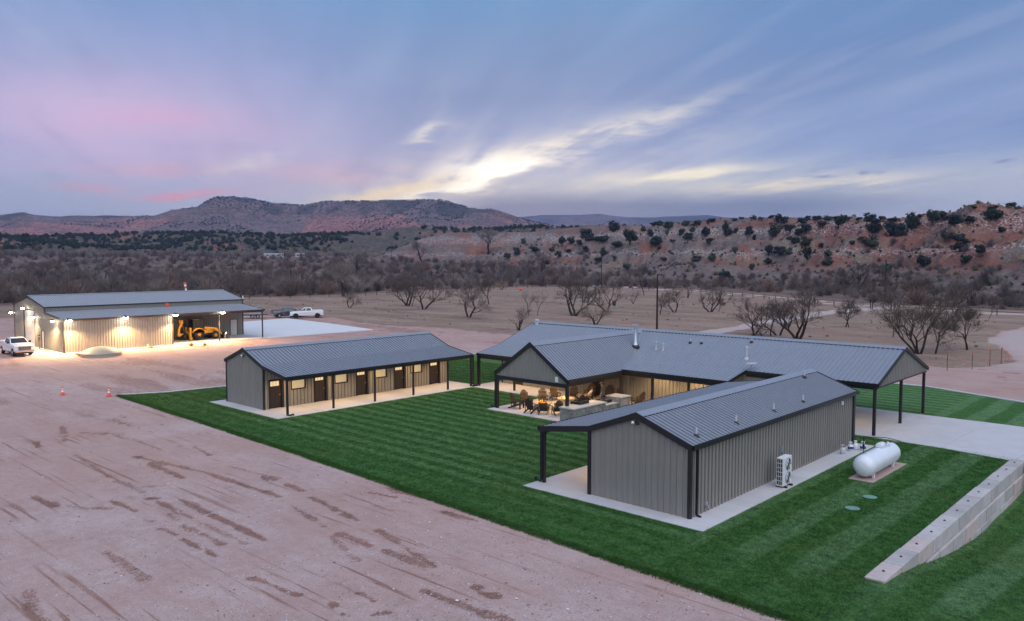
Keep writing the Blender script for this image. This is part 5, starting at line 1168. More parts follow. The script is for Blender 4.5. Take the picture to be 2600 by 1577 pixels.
MB().tube([(0, 0, .98), (1.0, .55, .98), (1.85, .3, .95)], .018, 8).build('pipe', M['black'], r)
MB().box(-.05, -.05, .42, .05, .05, .54).build('regulator', M['black'], r)
# --- air conditioner
r = thing('heat_pump', 'white two-fan outdoor air-conditioning unit against the cabin wall', 'air conditioner', (-15.98, 36.6, .03))
MB().box(-.17, -.48, .08, .17, .48, 1.43).build('casing', M['acp'], r, bevel=.012)
for z in (.42, 1.08):
    f = MB().lathe([(.001, 0), (.285, 0), (.30, .012), (.285, .02), (.001, .02)], (.17, .06, z), 28, 'x').build('fan_guard', M['grille'], r)
    g = MB()
    for k in range(7): g.lathe([(.05 + k * .037, .02), (.056 + k * .037, .03), (.062 + k * .037, .02)], (.172, .06, z), 24, 'x')
    g.build('guard_ring', M['acp'], f)
    h = MB()
    for k in range(5): h.bar((.175, .06, z), (.175, .06 + .26 * math.cos(k * 1.257), z + .26 * math.sin(k * 1.257)), .09, .006)
    h.build('fan_blade', M['black'], f)
co = MB().box(-.15, -.492, .12, .14, -.481, 1.40).build('coil', M['black'], r)
for k in range(4): MB().box(-.15 + k * .09, -.502, .12, -.135 + k * .09, -.493, 1.40).build('coil_bar', M['acp'], r)
for k in range(7): MB().box(-.15, -.504, .12 + k * .21, .14, -.494, .14 + k * .21).build('coil_bar', M['acp'], r)
for y in (-.3, .3): MB().box(-.24, y - .05, 0, .30, y + .05, .08).build('foot', M['black'], r)
# --- small gas bottles
def bottle(x, y, lab, col, band):
    r = thing('gas_cylinder', lab, 'gas cylinder', (x, y, .03), random.uniform(0, 6), 'small gas cylinders at the cabin corner')
    MB().lathe([(.10, 0), (.10, .03), (.13, .04), (.155, .09), (.155, .27), (.13, .33), (.06, .37), (.03, .38)], (0, 0, 0), 20).build('shell', M[col], r, smooth=True)
    c = MB()
    for a0_, a1_ in ((-1.0, 1.0), (2.14, 4.14)):
        n_ = 6
        for i in range(n_):
            a, e = a0_ + (a1_ - a0_) * i / n_, a0_ + (a1_ - a0_) * (i + 1) / n_
            c.add([(.09 * math.cos(a), .09 * math.sin(a), .34), (.09 * math.cos(e), .09 * math.sin(e), .34), (.09 * math.cos(e), .09 * math.sin(e), .50), (.09 * math.cos(a), .09 * math.sin(a), .50)], [(0, 1, 2, 3)])
    c.lathe([(.082, .49), (.098, .49), (.098, .51), (.082, .51)], (0, 0, 0), 16); c.build('collar', M[col], r)
    MB().lathe([(.02, .36), (.02, .44), (.035, .44), (.035, .47), (.001, .47)], n=8).build('valve', M['galv'], r)
    if band: MB().lathe([(.1565, .11), (.1575, .13), (.1575, .23), (.1565, .25)], n=20).build('label_band', M['blue'], r)
M['bottle_g'] = mat('pale_grey_bottle', (.55, .58, .60), .4, 0, .5, .05, 5)
bottle(-16.27, 44.91, 'pale grey gas cylinder standing apart by the cabin wall', 'bottle_g', False)
bottle(-16.2, 45.93, 'white gas cylinder with blue band, front of the pair', 'white', True)
bottle(-16.1, 46.42, 'plain white gas cylinder behind the blue-banded pair', 'white', False)
bottle(-15.72, 46.5, 'white gas cylinder with blue band beside the thin pipe', 'white', True)
for x, y, lab in ((-12.32, 37.54, 'green round septic lid in the lawn, nearer the tank'), (-12.31, 35.31, 'green round septic lid in the lawn, nearer the viewer')):
    r = thing('septic_lid', lab, 'lid', (x, y, 0)); MB().lathe([(.31, -.05), (.31, .03), (.27, .045), (.001, .05)], n=28).build('cover', M['green_lid'], r); MB().lathe([(.318, .0), (.33, .02), (.318, .03)], n=28).build('rim', M['green'], r)
# --- traffic cones
def cone(x, y, lab):
    r = thing('traffic_cone', lab, 'cone', (x, y, -.05), .4, 'orange cones at the lawn corner')
    MB().box(-.2, -.2, 0, .2, .2, .04).build('base', M['orange'], r)
    MB().lathe([(.15, .04), (.11, .27)], n=16).build('cone_body', M['orange'], r); MB().lathe([(.1105, .27), (.085, .42)], n=16).build('collar', M['white'], r)
    MB().lathe([(.085, .42), (.073, .49)], n=16).build('cone_body', M['orange'], r); MB().lathe([(.0735, .49), (.058, .58)], n=16).build('collar', M['white'], r); MB().lathe([(.058, .58), (.03, .74), (.001, .74)], n=16).build('cone_tip', M['orange'], r)
cone(-69.6, 22.5, 'orange traffic cone farther out on the dirt'); cone(-66.45, 24.85, 'orange traffic cone at the very tip of the lawn')
# --- cistern dome, stub pipe, hydrant
r = thing('cistern_dome', 'broad cream dome-shaped cistern cover in front of the shop', 'tank cover', (-95.2, 34.9, -.1))
MB().lathe([(2.12, 0), (2.12, .38)], n=48).build('ring', M['dome'], r, smooth=True)
MB().lathe([(2.2, .38), (2.18, .44), (1.9, .62), (1.4, .85), (.8, 1.03), (.3, 1.12), (.001, 1.14)], n=48).build('lid', M['dome'], r, smooth=True)
r = thing('stub_pipe', 'short white pipe stub at the foot of the shop wall', 'pipe', (-98.6, 41.6, -.05)); MB().lathe([(.11, 0), (.11, .42), (.13, .42), (.13, .5), (.001, .52)], n=14).build('pipe', M['pvc'], r)
r = thing('yard_hydrant', 'small white yard hydrant beside the lean-to post', 'hydrant', (-99.6, 52.15, 0)); MB().tube([(0, 0, 0), (0, 0, .95)], .03, 8).build('standpipe', M['galv'], r); MB().tube([(0, 0, .95), (.05, .12, 1.05), (.05, .3, 1.0)], .03, 8).build('spout', M['white'], r); MB().bar((0, 0, .98), (0, .28, 1.25), .03, .03).build('handle', M['white'], r)
# --- pickups
def wheel(r, x, y, R=.41, w=.28, rim='galv', rr=.6):
    o = MB().lathe([(R * rr, -w / 2), (R * .93, -w / 2), (R, -w * .32), (R, w * .32), (R * .93, w / 2), (R * rr, w / 2)], (0, 0, 0), 24, 'y').build('wheel', M['rubber'], r, (x, y, R), smooth=True)
    s = 1 if y > 0 else -1
    MB().lathe([(R * rr, -.03), (R * rr * .93, .03), (R * .25, .0), (R * .2, .05), (.001, .055)] if s > 0 else [(.001, -.055), (R * .2, -.05), (R * .25, .0), (R * rr * .93, -.03), (R * rr, .03)], (0, s * w * .42, 0), 20, 'y').build('rim', M[rim], o, smooth=True)
    sp = MB()
    for k in range(6): sp.bar((0, s * w * .50, 0), (R * rr * .9 * math.cos(k * 1.047), s * w * .50, R * rr * .9 * math.sin(k * 1.047)), .05, .03, up=(0, 1, 0))
    sp.build('spoke', M[rim], o)
def arc(cx, cz, R, a0, a1, n=9): return [(cx + R * math.cos(a0 + (a1 - a0) * i / n), cz + R * math.sin(a0 + (a1 - a0) * i / n)) for i in range(n + 1)]
def pickup(loc, rz, paint, label, black_rims=False):
    """crew-cab pickup heading +x; origin on the ground between the axles"""
    r = thing('pickup_truck', label, 'pickup', loc, rz, 'parked pickup trucks')
    fx, rx, W = 1.95, -1.95, .98
    low = [(2.92, .55), (2.40, .50)] + arc(fx, .42, .52, 0.15, math.pi - .15) + [(rx + .6, .44)] + arc(rx, .42, .52, .15, math.pi - .15) + [(-2.95, .52), (-3.0, .66), (-3.0, 1.32), (-.95, 1.34), (1.15, 1.30), (2.55, 1.24), (2.90, 1.12), (2.98, .90)]
    MB().prism(low, (-W, W), 'y').build('body', M[paint], r, bevel=.035, smooth=True)
    # cargo bed well, its shade laid on as a black sheet, with raised rails
    MB().box(-2.9, -.78, 1.325, -1.12, .78, 1.335).build('bed_shade', M['black'], r)
    for s in (-1, 1): MB().box(-2.98, s * .88 - .1, 1.30, -1.0, s * .88 + .1, 1.46).build('bed_rail', M[paint], r, bevel=.02)
    MB().box(-3.02, -.95, .80, -2.93, .95, 1.46).build('tailgate', M[paint], r, bevel=.02)
    # cab
    b, t = [(-1.02, .94), (1.18, .94)], 0
    zb, zt = 1.30, 1.93
    vs = [(-1.02, -.94, zb), (1.22, -.94, zb), (1.22, .94, zb), (-1.02, .94, zb), (-.86, -.74, zt), (.42, -.74, zt), (.42, .74, zt), (-.86, .74, zt)]
    MB().add(vs, [(0, 3, 2, 1), (4, 5, 6, 7), (0, 1, 5, 4), (1, 2, 6, 5), (2, 3, 7, 6), (3, 0, 4, 7)]).build('cab', M[paint], r, bevel=.05, smooth=True)
    def lerp(a, c, q): return Vector(a) * (1 - q) + Vector(c) * q
    def pane(nm, A, B, C, E, off, m='glass'):
        A, B, C, E = map(Vector, (A, B, C, E)); n_ = (B - A).cross(E - A).normalized() * off
        MB().add([A + n_, B + n_, C + n_, E + n_, A - n_, B - n_, C - n_, E - n_], [(0, 1, 2, 3), (7, 6, 5, 4), (0, 4, 5, 1), (1, 5, 6, 2), (2, 6, 7, 3), (3, 7, 4, 0)]).build(nm, M[m], r)
    f = lambda x, y, q, sg: lerp((x, sg * .94, zb), (x, sg * .74, zt), q)
    pane('windshield', lerp(vs[1], vs[5], .1) + Vector((0, .1, 0)), lerp(vs[2], vs[6], .1) - Vector((0, .1, 0)), lerp(vs[2], vs[6], .9) - Vector((0, .06, 0)), lerp(vs[1], vs[5], .9) + Vector((0, .06, 0)), .012)
    pane('rear_window', lerp(vs[3], vs[7], .2) - Vector((0, .12, 0)), lerp(vs[0], vs[4], .2) + Vector((0, .12, 0)), lerp(vs[0], vs[4], .88) + Vector((0, .08, 0)), lerp(vs[3], vs[7], .88) - Vector((0, .08, 0)), .012)
    for s in (-1, 1):
        for x0, x1, xt0, xt1 in ((.18, 1.0, .16, .40), (-.80, .06, -.72, .06)):
            q = [f(x0, 0, .12, s), f(x1, 0, .12, s), f(xt1, 0, .86, s), f(xt0, 0, .86, s)]
            pane('side_window', *(q if s < 0 else q[::-1]), .012)
        MB().box(.95, s * 1.12 - .1, 1.36, 1.07, s * 1.12 + .1, 1.60).box(.98, s * 1.0 - .08, 1.38, 1.03, s * 1.0 + .08, 1.44).build('mirror', M['black'], r, bevel=.02)
        for x in (.25, -.75): MB().box(x, s * .985 - .02, 1.12, x + .2, s * .985 + .02, 1.16).build('door_handle', M['chrome'], r)
        MB().box(2.86, s * .80 - .14, .92, 2.99, s * .80 + .14, 1.12).build('headlight', M['headl'], r, bevel=.02)
        MB().box(-3.035, s * .90 - .07, .98, -2.97, s * .90 + .07, 1.28).build('tail_light', M['tail'], r)
        for x in (fx, rx): wheel(r, x, s * .84, rim='black' if black_rims else 'galv')
    g = MB().box(2.93, -.62, .72, 3.02, .62, 1.12).build('grille', M['black'], r)
    for k in range(3): MB().box(3.02, -.58, .78 + k * .11, 3.035, .58, .83 + k * .11).build('grille_bar', M['chrome'], g)
    MB().box(2.85, -.96, .46, 3.10, .96, .68).build('bumper', M['chrome'], r, bevel=.03); MB().box(-3.14, -.92, .50, -2.98, .92, .68).build('bumper', M['chrome'], r, bevel=.02)
    MB().box(2.0, -.9, .28, 2.9, .9, .47).box(-2.7, -.75, .3, 1.4, .75, .46).build('chassis', M['black'], r)
    return r
pickup((-103.45, 28.78, 0), 0, 'white_car', 'white pickup facing out beside the shop gable')
a_ = math.atan2(-3.2, -1.65)
pickup((-128.25, 83.2, -.03), a_, 'white_car', 'white pickup parked broadside beyond the pale concrete pad', True)
pickup((-132.3, 82.0, -.03), a_ + math.pi + .18, 'grey_car', 'grey pickup half hidden behind the parked white one')
r = thing('flatbed_trailer', 'low dark tandem-axle trailer behind the lean-to', 'trailer', (-134.5, 76.3, 0), a_)
MB().box(-2.2, -1.0, .55, 2.2, 1.0, .68).build('deck', M['black'], r)
for s in (-1, 1):
    for x in (-.5, .42): wheel(r, x, s * 1.1, .36, .22)
    MB().box(-1.1, s * 1.1 - .14, .78, 1.0, s * 1.1 + .14, .83).build('fender', M['galv'], r)
MB().bar((2.2, .5, .6), (3.6, 0, .6), .08, .1).bar((2.2, -.5, .6), (3.6, 0, .6), .08, .1).build('tongue', M['black'], r)
MB().box(3.3, -.05, 0, 3.4, .05, .9).build('jack', M['galv'], r)
# --- backhoe loader under the lean-to, heading +y
r = thing('backhoe_loader', 'yellow backhoe loader parked under the lean-to', 'backhoe', (-103.9, 50.2, .04), math.pi / 2)
wheel(r, 0, .85, .74, .5, 'yellow', .52); wheel(r, 0, -.85, .74, .5, 'yellow', .52); wheel(r, 2.35, .85, .52, .34, 'yellow', .55); wheel(r, 2.35, -.85, .52, .34, 'yellow', .55)
MB().box(-.9, -.42, .55, 3.0, .42, .85).build('chassis', M['black'], r)
MB().prism([(.95, .8), (3.0, .8), (3.05, 1.15), (2.9, 1.45), (1.0, 1.72)], (-.45, .45), 'y').build('hood', M['yellow'], r, bevel=.05, smooth=True)
MB().prism([(-.55, .85), (.95, .85), (.95, 1.3), (-.55, 1.3)], (-.72, .72), 'y').build('cab_base', M['black'], r)
for s in (-1, 1):
    MB().prism([(-.85, 1.05)] + [(0 + .88 * math.cos(math.pi - q * .3), .74 + .88 * math.sin(math.pi - q * .3)) for q in range(1, 10)] + [(.9, .95), (.72, .95)] + [(0 + .78 * math.cos(q * .3 + .25), .74 + .78 * math.sin(q * .3 + .25)) for q in range(0, 9)], (s * .85 - .26, s * .85 + .26), 'y').build('fender', M['yellow'], r)
    for x in (-.62, .25, .92): MB().bar((x, s * .66, 1.3), (x * .95, s * .62, 2.72), .07, .07).build('cab_post', M['black'], r)
    MB().add([(-.58, s * .655, 1.32), (.88, s * .655, 1.32), (.84, s * .61, 2.66), (-.56, s * .61, 2.66), (-.58, s * .645, 1.32), (.88, s * .645, 1.32), (.84, s * .60, 2.66), (-.56, s * .60, 2.66)], [(0, 1, 2, 3), (7, 6, 5, 4), (0, 4, 5, 1), (1, 5, 6, 2), (2, 6, 7, 3), (3, 7, 4, 0)]).build('cab_window', M['glass'], r)
    MB().bar((.9, s * .62, 1.55), (2.3, s * .62, 1.45), .14, .24).bar((2.25, s * .62, 1.5), (3.55, s * .62, .55), .14, .24).bar((1.6, s * .62, .95), (2.9, s * .62, 1.0), .09, .09).build('loader_arm', M['yellow'], r)
    MB().box(-1.15, s * .62 - .13, .35, -.9, s * .62 + .13, 1.7).box(-1.25, s * .75 - .2, .12, -.85, s * .75 + .2, .35).build('stabiliser', M['yellow'], r)
    for x in (3.07,): MB().box(x, s * .3 - .1, 1.2, x + .04, s * .3 + .1, 1.36).build('headlight', M['headl'], r)
MB().box(-.75, -.72, 2.70, 1.05, .72, 2.82).build('cab_roof', M['black'], r, bevel=.04)
MB().prism([(3.45, .75), (3.35, .15), (4.25, .06), (4.3, .12), (3.6, .25), (3.62, .85)], (-1.1, 1.1), 'y').build('loader_bucket', M['black'], r)
MB().prism([(-1.35, .55), (-1.05, .55), (-1.05, 1.1), (-1.35, 1.1)], (-.3, .3), 'y').build('swing_post', M['yellow'], r)
MB().prism([(-1.3, .9), (-1.55, .95), (-2.3, .55), (-2.55, .75), (-2.45, 1.6), (-2.15, 2.3), (-2.35, 2.75), (-1.75, 2.75), (-1.8, 2.2), (-2.15, 1.5), (-2.2, .95)], (-.16, .16), 'y').build('boom', M['yellow'], r)
MB().bar((-2.1, 0, 2.6), (-1.55, 0, 1.15), .2, .2).build('dipper', M['black'], r); MB().tube([(-2.3, 0, 1.4), (-1.95, 0, 2.35)], .07, 8).build('cylinder', M['galv'], r)
MB().prism([(-1.75, .45), (-1.2, .3), (-1.15, .75), (-1.55, 1.2)], (-.3, .3), 'y').build('backhoe_bucket', M['black'], r)
# --- stone counter with grills
r = thing('stone_counter', 'stone-faced outdoor kitchen counter at the patio edge', 'counter', (-33.1, 44.4, .03))
def veneer(x0, y0, x1, y1, h):
    MB().box(x0 + .04, y0 + .04, 0, x1 - .04, y1 - .04, h).build('counter_core', M['stone'], r)
    mb = MB(); rnd = random.Random(int(x0 * 10) + int(y1 * 7))
    for ax, c, a0_, a1_, sg in (('x', y0, x0, x1, -1), ('y', x1, y0, y1, 1), ('y', x0, y0, y1, -1), ('x', y1, x0, x1, 1)):
        z = 0
        while z < h - .03:
            dz_ = min(rnd.uniform(.06, .12), h - z); a = a0_
            while a < a1_ - .02:
                L = min(rnd.uniform(.15, .42), a1_ - a); d = rnd.uniform(.0, .035)
                if ax == 'x': mb.box(a + .005, min(c, c + sg * d) - (.0 if sg < 0 else .04), z + .004, a + L - .005, max(c, c + sg * d) + (.04 if sg < 0 else 0), z + dz_ - .004)
                else: mb.box(min(c, c + sg * d) - (.0 if sg < 0 else .04), a + .005, z + .004, max(c, c + sg * d) + (.04 if sg < 0 else 0), a + L - .005, z + dz_ - .004)
                a += L
            z += dz_
    mb.build('stone_facing', M['stone'], r)['kind'] = 'stuff'
veneer(-.55, -3.05, .6, .55, .86); veneer(-.55, .56, .5, 2.1, .62); veneer(-.45, 2.11, .75, 3.25, 1.0)
for bx in ((-.62, -3.12, .86, .68, .6, .94), (-.62, .6, .62, .58, 2.08, .70), (-.52, 2.06, 1.0, .83, 3.32, 1.08)): MB().box(*bx).build('countertop', M['ctop'], r, bevel=.01)
def grill(x, y, z, lab, lid):
    g = thing('grill', lab, 'grill', (x, y, z), 0, 'grills on the stone counter')
    MB().box(-.38, -.52, 0, .38, .52, .2).build('firebox', M['black'], g, bevel=.02)
    if lid: MB().prism([(-.36, .2), (.34, .2), (.30, .42), (.05, .52), (-.25, .45)], (-.5, .5), 'y').build('hood', M['black'], g, bevel=.02); MB().tube([(.38, -.4, .3), (.42, -.4, .3), (.42, .4, .3), (.38, .4, .3)], .015, 6).build('handle', M['galv'], g)
    else: MB().box(-.33, -.46, .2, .33, .46, .215).build('griddle', M['chrome'], g)
    for k in range(3): MB().lathe([(.03, 0), (.03, .03), (.001, .03)], (-.41, -.3 + k * .3, .1), 8, 'x').build('knob', M['galv'], g)
grill(-33.45, 43.3, .97, 'open black griddle on the nearer stone counter', False); grill(-33.3, 45.75, .73, 'black grill on the low middle of the stone counter', False)
# --- fire tables
def fire(x, y, lab):
    r = thing('fire_pit', lab, 'fire pit', (x, y, .03), 0, 'round fire pits on the patio')
    MB().lathe([(.62, 0), (.62, .40), (.70, .42), (.70, .48), (.42, .48), (.40, .38), (.001, .36)], n=24).build('ring', M['stone'], r)
    rnd = random.Random(int(x * 100)); f = MB()
    for k in range(7):
        a = rnd.uniform(0, 6.28); q = rnd.uniform(0, .18); h = rnd.uniform(.15, .36); px, py = q * math.cos(a), q * math.sin(a)
        f.lathe([(.01, .38), (.07, .44), (.055, .38 + h * .5), (.02, .38 + h * .8), (.001, .38 + h)], (px, py, 0), 8)
    f.build('flames', M['ember'], r)
    lamp('fire_glow', 'POINT', r, (0, 0, .85), 14, (1., .42, .12), .2)
fire(-37.25, 43.75, 'burning fire pit ringed by chairs at the lawn side'); fire(-37.2, 46.4, 'burning fire pit farther in beside the patio post')
# --- Adirondack chairs
def chair(m):
    r = thing('adirondack_chair', '', 'chair', (0, 0, 0), 0, 'slatted garden chairs round the fires')     # faces +x
    s_ = MB()
    for i in range(5): s_.bar((.30 - i * .115, -.27, .37 - i * .035), (.30 - i * .115, .27, .37 - i * .035), .10, .025)
    s_.build('seat', M[m], r)
    b = MB()
    for i in range(7):
        y = (i - 3) * .085; top = 1.08 - .022 * (i - 3) ** 2
        b.bar((-.20, y * .85, .24), (-.20 - (top - .24) * .42, y * 1.12, top), .074, .022, up=(1, 0, .4))
    b.bar((-.26, -.26, .42), (-.26, .26, .42), .03, .06).bar((-.40, -.3, .78), (-.40, .3, .78), .03, .06)
    b.build('backrest', M[m], r)
    for s in (-1, 1):
        MB().bar((.42, s * .34, .56), (-.42, s * .34, .54), .13, .028).build('arm', M[m], r)
        MB().bar((.33, s * .31, 0), (.33, s * .31, .55), .03, .11).build('leg', M[m], r)
        MB().bar((.38, s * .285, .38), (-.62, s * .285, .04), .03, .12).build('rear_leg', M[m], r)
        MB().bar((-.36, s * .315, .18), (-.36, s * .315, .53), .03, .06).build('arm_support', M[m], r)
    return r
CH = [(-38.75, 42.75, .30, 'd', 'garden chair side-on at the outer left end of the patio'), (-39.2, 44.25, -.35, 'l', 'brown garden chair left of two behind the outer fire'), (-38.75, 45.6, -.75, 'l', 'brown garden chair right of two behind the outer fire'),
      (-36.95, 42.25, 1.75, 'd', 'dark garden chair seen from behind, left of three'), (-36.05, 42.5, 2.15, 'd', 'dark garden chair seen from behind, middle of three before the flames'), (-35.2, 42.95, 2.5, 'd', 'dark garden chair seen from behind, right of three by the counter'),
      (-38.9, 47.2, -.6, 'l', 'tall-backed chair by the far left patio post'), (-38.0, 48.2, -1.2, 'd', 'garden chair right behind the inner fire'), (-37.6, 49.9, -1.3, 'l', 'garden chair against the tan wall left of the standing man'), (-36.3, 47.9, -2.5, 'd', 'dark garden chair with a seated man'),
      (-36.1, 50.1, -1.4, 'l', 'garden chair directly behind the standing man'), (-35.2, 49.8, -2.0, 'l', 'garden chair between the standing man and the inner post'), (-33.0, 49.7, 3.0, 'l', 'garden chair right of the inner post facing the patio'), (-35.5, 45.6, 3.0, 'd', 'dark garden chair with its back to the stone counter')]
protos = {'d': chair('chair_d'), 'l': chair('chair')}; used = set()
for x, y, rz, k, lab in CH:
    if k not in used: c = protos[k]; used.add(k); c.location = (x, y, .03); c.rotation_euler = (0, 0, rz); c['label'] = lab
    else: copy_thing(protos[k], (x, y, .03), rz, lab)
r = thing('side_table', 'small dark side table between chairs on the patio', 'table', (-37.0, 48.9, .03))
MB().box(-.3, -.3, .52, .3, .3, .56).build('table_top', M['chair_d'], r)
for x in (-.24, .24):
    for y in (-.24, .24): MB().box(x - .03, y - .03, 0, x + .03, y + .03, .52).build('leg', M['chair_d'], r)
# --- people: one continuous skinned body each
def person(label, loc, rz, J, mats, zones, cap=None, hair=True):
    """J: joints name -> (parent, (x,y,z), radius); zones(z, p) -> material index"""
    r = thing('person', label, 'person', loc, rz)
    names = list(J); me = D.meshes.new('body_base'); me.from_pydata([J[n][1] for n in names], [(names.index(J[n][0]), i) for i, n in enumerate(names) if J[n][0]], [])
    o = D.objects.new('body_tmp', me); COL.objects.link(o)
    sk = o.modifiers.new('skin', 'SKIN'); sk.use_smooth_shade = True; sb = o.modifiers.new('sub', 'SUBSURF'); sb.levels = sb.render_levels = 2
    for i, n in enumerate(names): me.skin_vertices[0].data[i].radius = (J[n][2],) * 2; me.skin_vertices[0].data[i].use_root = (i == 0)
    dg = bpy.context.evaluated_depsgraph_get(); dg.update(); bm = D.meshes.new_from_object(o.evaluated_get(dg)); D.objects.remove(o)
    bm.materials.clear()
    for m in mats: bm.materials.append(M[m])
    for p in bm.polygons: p.material_index = zones(p.center)
    body = link('body', bm, r); hd = Vector(J['head'][1])
    if hair: MB().lathe([(.098, -.03), (.104, .02), (.095, .07), (.06, .11), (.001, .122)], hd + Vector((-.012, 0, .0)), 14).build('hair', M['hair'], r, smooth=True)
    if cap: MB().lathe([(.108, .02), (.104, .08), (.06, .125), (.001, .13)], hd + Vector((0, 0, 0)), 14).prism([(.05, -.08), (.19, -.06), (.20, .06), (.05, .08)], (.02 + hd.z, .032 + hd.z), 'z').build('cap', M[cap], r, smooth=True)
    MB().prism([(.085, 0), (.115, -.02), (.085, -.03)], (-.012, .012), 'y').build('nose', M['skin'], r, hd)
    for s in (-1, 1):
        MB().lathe([(.001, -.01), (.012, 0), (.001, .01)], (hd.x + .09, hd.y + s * .035, hd.z + .01), 6).build('eye', M['black'], r)
        MB().lathe([(.001, -.02), (.022, 0), (.001, .02)], (hd.x - .005, hd.y + s * .098, hd.z - .005), 6).build('ear', M['skin'], r)
        h = J['hand' + ('L' if s > 0 else 'R')][1]; w = Vector(h) - Vector(J['wrist' + ('L' if s > 0 else 'R')][1]); w.normalize()
        u = w.cross(Vector((1, 0, .1))).normalized(); f = MB()
        for k in range(4): b0 = Vector(h) + u * (k - 1.5) * .02; f.tube([b0, b0 + w * .045 + Vector((.008, 0, 0)), b0 + w * (.085 - .008 * abs(k - 1.2)) + Vector((.026, 0, 0))], [.0095, .009, .007], 6)
        b0 = Vector(h) - w * .05 + u * .04; f.tube([b0, b0 + u * .025 + w * .03, b0 + u * .03 + w * .065], [.011, .01, .008], 6)
        f.build('fingers', M['skin'], r)
    return r
stand = {'pelvis': (None, (0, 0, .95), .14), 'waist': ('pelvis', (0, 0, 1.10), .13), 'chest': ('waist', (.01, 0, 1.32), .155), 'neckb': ('chest', (0, 0, 1.47), .075), 'neck': ('neckb', (.01, 0, 1.54), .055), 'head': ('neck', (.02, 0, 1.66), .092), 'crown': ('head', (.015, 0, 1.745), .075)}
def limbs(J, arm, leg):
    for s, c in ((1, 'L'), (-1, 'R')):
        a = arm[c]; l = leg[c]
        J['sh' + c] = ('chest', (0, s * .19, 1.42 + J['pelvis'][1][2] - .95) if len(a) < 4 else a[3], .068)
        J['el' + c] = ('sh' + c, a[0], .047); J['wrist' + c] = ('el' + c, a[1], .032); J['hand' + c] = ('wrist' + c, a[2], .036)
        J['hip' + c] = ('pelvis', l[0], .095); J['kn' + c] = ('hip' + c, l[1], .062); J['an' + c] = ('kn' + c, l[2], .045); J['toe' + c] = ('an' + c, l[3], .036)
    return J
S1 = limbs(dict(stand), {'L': ((.02, .25, 1.14), (.10, .24, .92), (.14, .235, .83)), 'R': ((.02, -.25, 1.14), (.12, -.22, .93), (.17, -.21, .85))},
           {'L': ((0, .09, .88), (.02, .11, .50), (-.01, .12, .08), (.13, .14, .04)), 'R': ((0, -.09, .88), (.02, -.11, .50), (-.01, -.12, .08), (.13, -.14, .04))})
def zone_stand(c):
    if c.z > 1.50: return 0
    if abs(c.y) > .205 and c.z < 1.12: return 0
    return 1 if c.z > .98 else (2 if c.z > .10 else 3)
person('man in camouflage shirt, jeans and cap standing behind the grill', (-34.2, 46.85, .03), math.radians(215), S1, ['skin', 'camo', 'jean', 'chair_d'], zone_stand, cap='khaki').scale = (1.1, 1.1, 1.09)
person('man in dark work clothes standing by the white shop door', (-106.3, 32.0, .05), math.radians(80), S1, ['skin', 'camo', 'khaki', 'chair_d'], zone_stand, cap='black')
SI = {'pelvis': (None, (-.08, 0, .45), .15), 'waist': ('pelvis', (-.15, 0, .60), .14), 'chest': ('waist', (-.25, 0, .82), .155), 'neckb': ('chest', (-.31, 0, .97), .075), 'neck': ('neckb', (-.32, 0, 1.04), .055), 'head': ('neck', (-.31, 0, 1.16), .092), 'crown': ('head', (-.32, 0, 1.245), .075)}
SI = limbs(SI, {'L': ((-.06, .29, .70), (.18, .30, .62), (.27, .30, .62), (-.27, .19, .91)), 'R': ((-.06, -.29, .70), (.18, -.30, .62), (.27, -.30, .62), (-.27, -.19, .91))},
           {'L': ((0, .1, .45), (.40, .14, .50), (.50, .15, .08), (.64, .17, .045)), 'R': ((0, -.1, .45), (.38, -.14, .49), (.56, -.14, .08), (.70, -.16, .045))})
def zone_sit(c):
    if c.z > 1.0: return 0
    if c.x > .1 and c.z > .55: return 0
    if c.x < .0 and c.z > .53: return 1
    return 2 if c.z > .1 else 3
person('man in a pale shirt sitting back in a garden chair by the fire', (-36.3, 47.9, .03), -2.5, SI, ['skin', 'shirt', 'khaki', 'chair_d'], zone_sit)
# --- power poles and wires
def pole(x, y, h, lab, arms=True):
    z = float(gz(np.array([x]), np.array([y]))[0]) - .3
    r = thing('power_pole', lab, 'power pole', (x, y, z), .8, 'power poles across the flats')
    MB().tube([(0, 0, 0), (0, 0, h + .3)], [.17, .11], 10).build('shaft', M['pole'], r)
    MB().lathe([(.05, 0), (.08, .05), (.05, .12), (.06, .16), (.02, .2)], (0, 0, h + .3), 8).build('insulator', M['grille'], r)
    if arms: MB().bar((-.35, 0, h - .3), (.35, 0, h - .3), .09, .11).build('crossarm', M['pole'], r)
PL = [(-66.1, 104.5, 8.6, 'tall dark wooden pole standing behind the main roof', False), (-181.1, 247.1, 13, 'power pole at the far fence right of mid picture', True), (-331.3, 330.2, 12.4, 'power pole in the brush at mid picture', True), (-447.7, 360.7, 14.5, 'power pole far out in the brush left of mid picture', True), (-67.4, 212.1, 10.8, 'power pole beyond the gate on the right', True),
      (-275.9, 172.3, 7.1, 'thin pole in the brush above the pickups', True), (-424.1, 192.9, 9, 'faint pole in the brush behind the shop roof, left of two', True), (-400.4, 214.7, 8, 'faint pole in the brush behind the shop roof, right of two', True)]
for q in PL: pole(*q)
wr = MB()
zt = lambda i: float(gz(np.array([PL[i][0]]), np.array([PL[i][1]]))[0]) + PL[i][2] + .1
for i, j in ((4, 1), (1, 2), (2, 3)):
    A, C = Vector((PL[i][0], PL[i][1], zt(i))), Vector((PL[j][0], PL[j][1], zt(j)))
    for o_ in (-.35, .35): wr.tube([A + (C - A) * t + Vector((o_, 0, -6 * t * (1 - t) * (1 if o_ > 0 else .9))) for t in np.linspace(0, 1, 14)], .012, 3, caps=False)
tag(wr.build('power_line', M['grille']), 'thin overhead power wires strung between the poles', 'wire')
